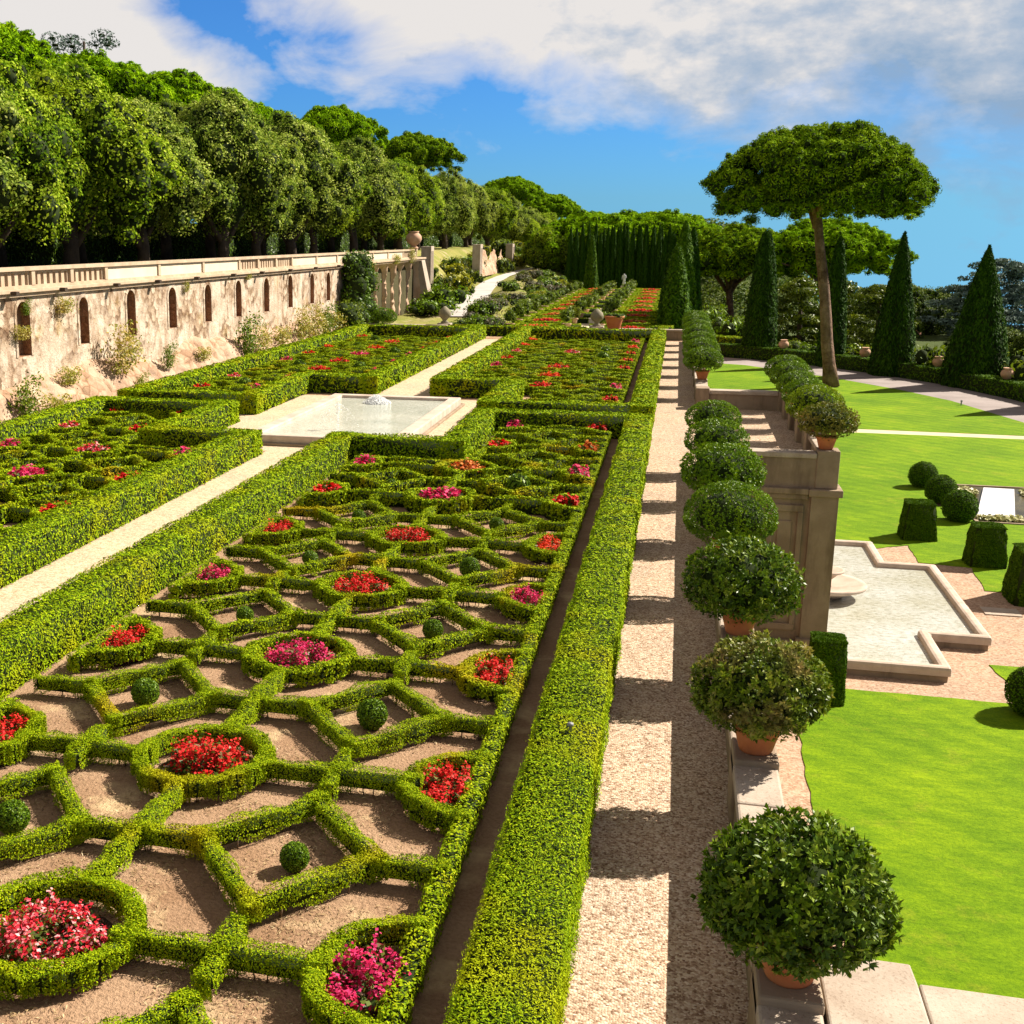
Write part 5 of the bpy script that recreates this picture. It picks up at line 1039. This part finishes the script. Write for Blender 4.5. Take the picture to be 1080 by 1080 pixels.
for k, (x, y, z, v, s) in enumerate([(-3, 205, -12, 1, 1.), (2.4, 200, -16, 2, .95), (5.8, 190, -15, 0, .9), (9, 215, -18, 1, 1.1), (14, 205, -17, 3, 1.1), (22, 195, -16, 0, 1.15), (28, 175, -15, 2, 1.1), (29, 195, -13, 0, 1.2), (34, 205, -14, 3, 1.3), (38, 160, -14, 1, .95), (46, 150, -15, 0, 1.), (54, 165, -16, 3, 1.1), (62, 185, -17, 1, 1.2), (30.5, 139, -8, 0, .5), (33, 150, -9, 1, .6), (36.5, 140, -9, 0, .6), (39, 132, -8.5, 1, .5), (35, 128, -7.5, 0, .4), (41, 146, -10, 0, .7), (30, 185, -12.5, 1, 1.2), (33.5, 190, -12.5, 0, 1.15), (37, 200, -13.5, 1, 1.2), (26.5, 190, -12.5, 0, 1.1), (36, 240, -19, 2, 1.5), (50, 250, -20, 3, 1.5), (4, 240, -26, 0, 1.3), (12, 250, -26, 1, 1.3), (20, 240, -24, 3, 1.3)]):
    tree('broadleaf_tree', (x, y, z), f'rounded dark green tree on the wooded slope below, {ORD[k]} counted from the screen', 'tree', 'trees of the wooded slope', OKS[v % 2], OT[k % 2], None, random.uniform(0, 6), s)
# shrubs and pillars on the bank
rs = random.Random(21); pts_ = []
for k in range(48):
    y = 92 + 76 * (k / 47.) ** 1.05; u = rs.uniform(.03, .8); xr = float(np.interp(y, [90, 108, 135, 158, 175], [-17.5, -17.9, -20., -22.3, -22.3])) + .5; x = -12.9 + (xr + 12.9) * u
    pts_.append((x, y, rs.choice([0, 0, 1, 1, 1, 2, 3, 4]), rs.uniform(.6, 1.1)))
pts_ += [(-21.6, 108.5, 1, 1.5), (-21.3, 112.5, 1, 1.9), (-22.2, 116, 0, 1.7), (-14.6, 91.5, 1, 1.), (-15.6, 91, 0, .9), (-13.5, 92.2, 0, .8), (-16.4, 92, 1, .8)]
for k, (x, y, v, s) in enumerate(pts_):
    tag(link('shrub', SH[v], None, (x, y, float(bank(np.array(x), np.array(y))) - .1), rs.uniform(0, 6), (s, s, s * rs.uniform(.7, 1.1))), f'{SN[v]} bank shrub beside the pale road, {ORD[k]} upward', 'shrub', 'shrubs on the bank')
for k in range(34):
    y = 110 + 92 * (k / 33.); xl = float(np.interp(y, [90, 108, 135, 158, 175, 196], [-19.9, -20.1, -22.7, -24.4, -23.8, -21.9])) - .3; x = xl - rs.uniform(.1, 4.2); v = rs.choice([0, 0, 0, 4, 2, 1]); s = rs.uniform(.7, 1.5)
    tag(link('shrub', SH[v], None, (x, y, float(bank(np.array(x), np.array(y))) - .2), rs.uniform(0, 6), (s, s, s * rs.uniform(.8, 1.5))), f'{SN[v]} shrub on the slope left of the pale road, {ORD[k]} going up', 'shrub', 'shrubs on the upper slope')
for k, (x, y, z0, z1, w, lb) in enumerate([(-24.3, 120.3, 2.2, 6.1, 1.5, 'slim ruined stone pillar just right of the balustrade end'), (-24.6, 153.5, 2.2, 6.1, 2.0, 'grooved ruined stone pillar above the middle of the pale road'), (-24.6, 184, 2.3, 6.0, 2.2, 'farthest ruined stone pillar near the bend of the pale road')]):
    mb = MB(); mb.box(-.5, .35, -w / 2, w / 2, 0, z1 - z0)
    for j in range(4): mb.box(.35, .5, -w / 2 + j * w / 3.6, -w / 2 + j * w / 3.6 + w * .14, .25, z1 - z0 - .5)
    mb.box(.35, .52, -w / 2, w / 2, z1 - z0 - .5, z1 - z0 + .02)
    tag(mb.build('ruined_pillar', M['coping'], None, bevel=.03, loc=(x, y, z0)), lb, 'pillar', 'ruined pillars on the slope')
mb = MB()
ys = np.linspace(158, 181, 50); zs = np.linspace(0, 1, 10); Y, U = np.meshgrid(ys, zs, indexing='ij'); n_ = fbm(Y, U * 3, .7, 2.)
V = np.column_stack([(-24.7 - U * .8 + .35 * n_).ravel(), Y.ravel(), (2.0 + U * (2.6 + .8 * np.sin(Y * .7))).ravel()]); i = np.arange(49 * 10).reshape(-1, 10)[:, :-1].ravel()
tag(link('ruined_wall', mesh_np('ruined_wall', V, [np.column_stack([i, i + 1, i + 11, i + 10])], [M['rubble']])), 'crumbling pinkish wall remnant between the two farther pillars', 'wall')

# ---------------------------------------------------------------- distant country
def house(x, y, z, w, d, h, lb, rz=.3):
    r = empty('house', (x, y, z), rz); tag(r, lb, 'house', 'houses beyond the garden')
    MB().box(-w / 2, w / 2, -d / 2, d / 2, -3, h).build('wall', M['housewall'], r)
    MB().add([(-w / 2 - .4, -d / 2 - .4, h), (w / 2 + .4, -d / 2 - .4, h), (w / 2 + .4, d / 2 + .4, h), (-w / 2 - .4, d / 2 + .4, h), (-w / 2 - .4, 0, h + d * .28), (w / 2 + .4, 0, h + d * .28)], [(0, 1, 5, 4), (2, 3, 4, 5), (0, 4, 3), (1, 2, 5), (0, 3, 2, 1)]).build('roof', M['roof'], r)
    for sx in (-.3, 0, .3): MB().box(sx * w - .5, sx * w + .5, -d / 2 - .05, -d / 2 - .003, h * .4, h * .4 + 1.5).build('window', M['dark'], r)
house(29.6, 178, -11.5, 4.4, 5, 5.4, 'pink walled house between the two right clipped cones', -.2)
P = []; D = []; Rn = []
for _ in range(3200):
    x = rng.uniform(-90, 170); y = rng.uniform(300, 880)
    z = float(lowland(np.array(x), np.array(y)))
    if x < -60 and y < 420: continue
    r = rng.uniform(5, 9); k = 70; d = unit(rng.normal(0, 1, (k, 3)) + np.array([0, 0, .6])); P.append(np.array([x, y, z + 3]) + d * r * np.array([1, 1, .8])); D.append(d); Rn.append(np.clip(rng.uniform(.1, .9) + rng.normal(0, .15, k), 0, 1))
tag(link('far_wood', leaf_mesh('far_wood', np.concatenate(P), np.concatenate(D), 1.35, M['slope'], .45, .8, .2, np.concatenate(Rn))), kind='stuff')
for k, (x, y) in enumerate([(9, 560), (16, 590), (4, 610), (24, 545)]): house(x, y, float(lowland(np.array(x), np.array(y))), 14, 11, 9, f'tiny cream house on the far wooded hill, {ORD[k]} of the hamlet', .3 * k)

# ---------------------------------------------------------------- sky, sun, camera
sd = Vector((.92, .69, 1.0)).normalized(); el = math.asin(sd.z); az = math.atan2(sd.x, sd.y)
w = bpy.data.worlds.new('World'); S.world = w; w.use_nodes = True; nt = w.node_tree; nt.nodes.clear(); N, L = nt.nodes, nt.links
sky = N.new('ShaderNodeTexSky'); sky.sky_type = 'NISHITA'; sky.sun_disc = False; sky.sun_elevation = el; sky.sun_rotation = az; sky.air_density = 1.; sky.dust_density = .3; sky.ozone_density = 3.
tg_ = N.new('ShaderNodeTexCoord'); vm = N.new('ShaderNodeVectorMath'); vm.operation = 'MAXIMUM'; vm.inputs[1].default_value = (-2, -2, .03); L.new(tg_.outputs['Generated'], vm.inputs[0]); L.new(vm.outputs[0], sky.inputs[0])
tint = mixc(N, L, 1., sky.outputs[0], (.125, .31, .565), 'MULTIPLY')
bg = N.new('ShaderNodeBackground'); bg.inputs[1].default_value = .10; L.new(tint, bg.inputs[0])
tc = N.new('ShaderNodeTexCoord'); sx_ = N.new('ShaderNodeSeparateXYZ'); L.new(tc.outputs['Generated'], sx_.inputs[0])
def math_(op, a, b=None, c=None, clamp=False):
    m = N.new('ShaderNodeMath'); m.operation = op; m.use_clamp = clamp
    for i_, v in enumerate((a, b, c)):
        if v is None: continue
        if isinstance(v, (int, float)): m.inputs[i_].default_value = v
        else: L.new(v, m.inputs[i_])
    return m.outputs[0]
A = math_('MULTIPLY', math_('ARCTAN2', sx_.outputs[0], sx_.outputs[1]), 57.2958)      # degrees east of the garden axis
E_ = math_('MULTIPLY', math_('ARCSINE', sx_.outputs[2]), 57.2958)                      # elevation
cv = N.new('ShaderNodeCombineXYZ'); L.new(math_('MULTIPLY', A, .13), cv.inputs[0]); L.new(math_('MULTIPLY', E_, .23), cv.inputs[1])
n1 = noise(N, L, cv.outputs[0], 1.0, 7, .56); n1.inputs['Distortion'].default_value = .35
n2_ = noise(N, L, cv.outputs[0], 2.3, 6, .6)
b1 = math_('MULTIPLY', math_('SUBTRACT', E_, math_('MULTIPLY_ADD', A, -.16, 4.2)), .085)
b1 = math_('SUBTRACT', b1, math_('MULTIPLY', math_('MAXIMUM', math_('SUBTRACT', -14.5, A), 0.), .055))
b2 = math_('MULTIPLY', math_('SUBTRACT', math_('MULTIPLY_ADD', E_, -.95, -13.4), A), .10)
b2 = math_('MINIMUM', b2, math_('MULTIPLY', math_('SUBTRACT', E_, 3.5), .15))
bb = math_('MINIMUM', math_('MAXIMUM', math_('MAXIMUM', b1, b2), -.28), .42)
den = math_('SUBTRACT', math_('ADD', n1.outputs[0], bb), math_('MULTIPLY', math_('MAXIMUM', math_('SUBTRACT', E_, 13.), 0.), .06))
cr_ = ramp(N, [(.45, (0, 0, 0)), (.55, (.45, .45, .45)), (.72, (1, 1, 1))]); L.new(den, cr_.inputs[0])
lum = math_('ADD', math_('MULTIPLY', n2_.outputs[0], 1.25), math_('MULTIPLY_ADD', A, -.019, -.08))
lum = math_('ADD', lum, math_('MULTIPLY', math_('SUBTRACT', E_, 7.), .035))
cc = ramp(N, [(.2, (.13, .19, .27)), (.45, (.225, .255, .30)), (.68, (.37, .355, .345))]); L.new(lum, cc.inputs[0])
cb = N.new('ShaderNodeBackground'); L.new(cc.outputs[0], cb.inputs[0]); cb.inputs[1].default_value = 1.
mx = N.new('ShaderNodeMixShader'); L.new(cr_.outputs[0], mx.inputs[0]); L.new(bg.outputs[0], mx.inputs[1]); L.new(cb.outputs[0], mx.inputs[2])
wo = N.new('ShaderNodeOutputWorld'); ov = N.new('ShaderNodeBackground'); ov.inputs[0].default_value = (.19, .17, .152, 1)          # neutral fill overhead, added out of view to keep shade from turning blue
mo = N.new('ShaderNodeMixShader'); ro = ramp(N, [(0., (0, 0, 0)), (1., (.9, .9, .9))]); L.new(math_('MULTIPLY', math_('SUBTRACT', E_, 13.), .11, None, True), ro.inputs[0])
L.new(ro.outputs[0], mo.inputs[0]); L.new(mx.outputs[0], mo.inputs[1]); L.new(ov.outputs[0], mo.inputs[2]); L.new(mo.outputs[0], wo.inputs[0])
ld_ = bpy.data.lights.new('sun', 'SUN'); ld_.energy = 5.0; ld_.angle = R(.53); ld_.color = (1., .915, .775)
so_ = bpy.data.objects.new('sun', ld_); COL.objects.link(so_); so_.rotation_euler = sd.to_track_quat('Z', 'Y').to_euler(); so_.location = (60, 45, 80)
cd = bpy.data.cameras.new('camera'); co = bpy.data.objects.new('camera', cd); COL.objects.link(co); S.camera = co
FPX = 1270.; pit = math.atan(290 / FPX); yaw = math.atan(338 / (FPX * math.cos(pit) + 290 * math.sin(pit)))
cd.sensor_width = 36; cd.lens = 36 * FPX / 1080; cd.shift_x = 160 / 1080.; cd.clip_end = 9000; cd.clip_start = .1
co.location = (0, 0, 7); co.rotation_euler = (PI / 2 - pit, 0, yaw)
S.view_settings.view_transform = 'Standard'; S.view_settings.look = 'None'; S.view_settings.exposure = 1.15; S.view_settings.gamma = 1.
S.cycles.max_bounces = 6; S.cycles.diffuse_bounces = 3; S.cycles.glossy_bounces = 2; S.cycles.transmission_bounces = 3; S.cycles.transparent_max_bounces = 4
S.cycles.use_denoising = True
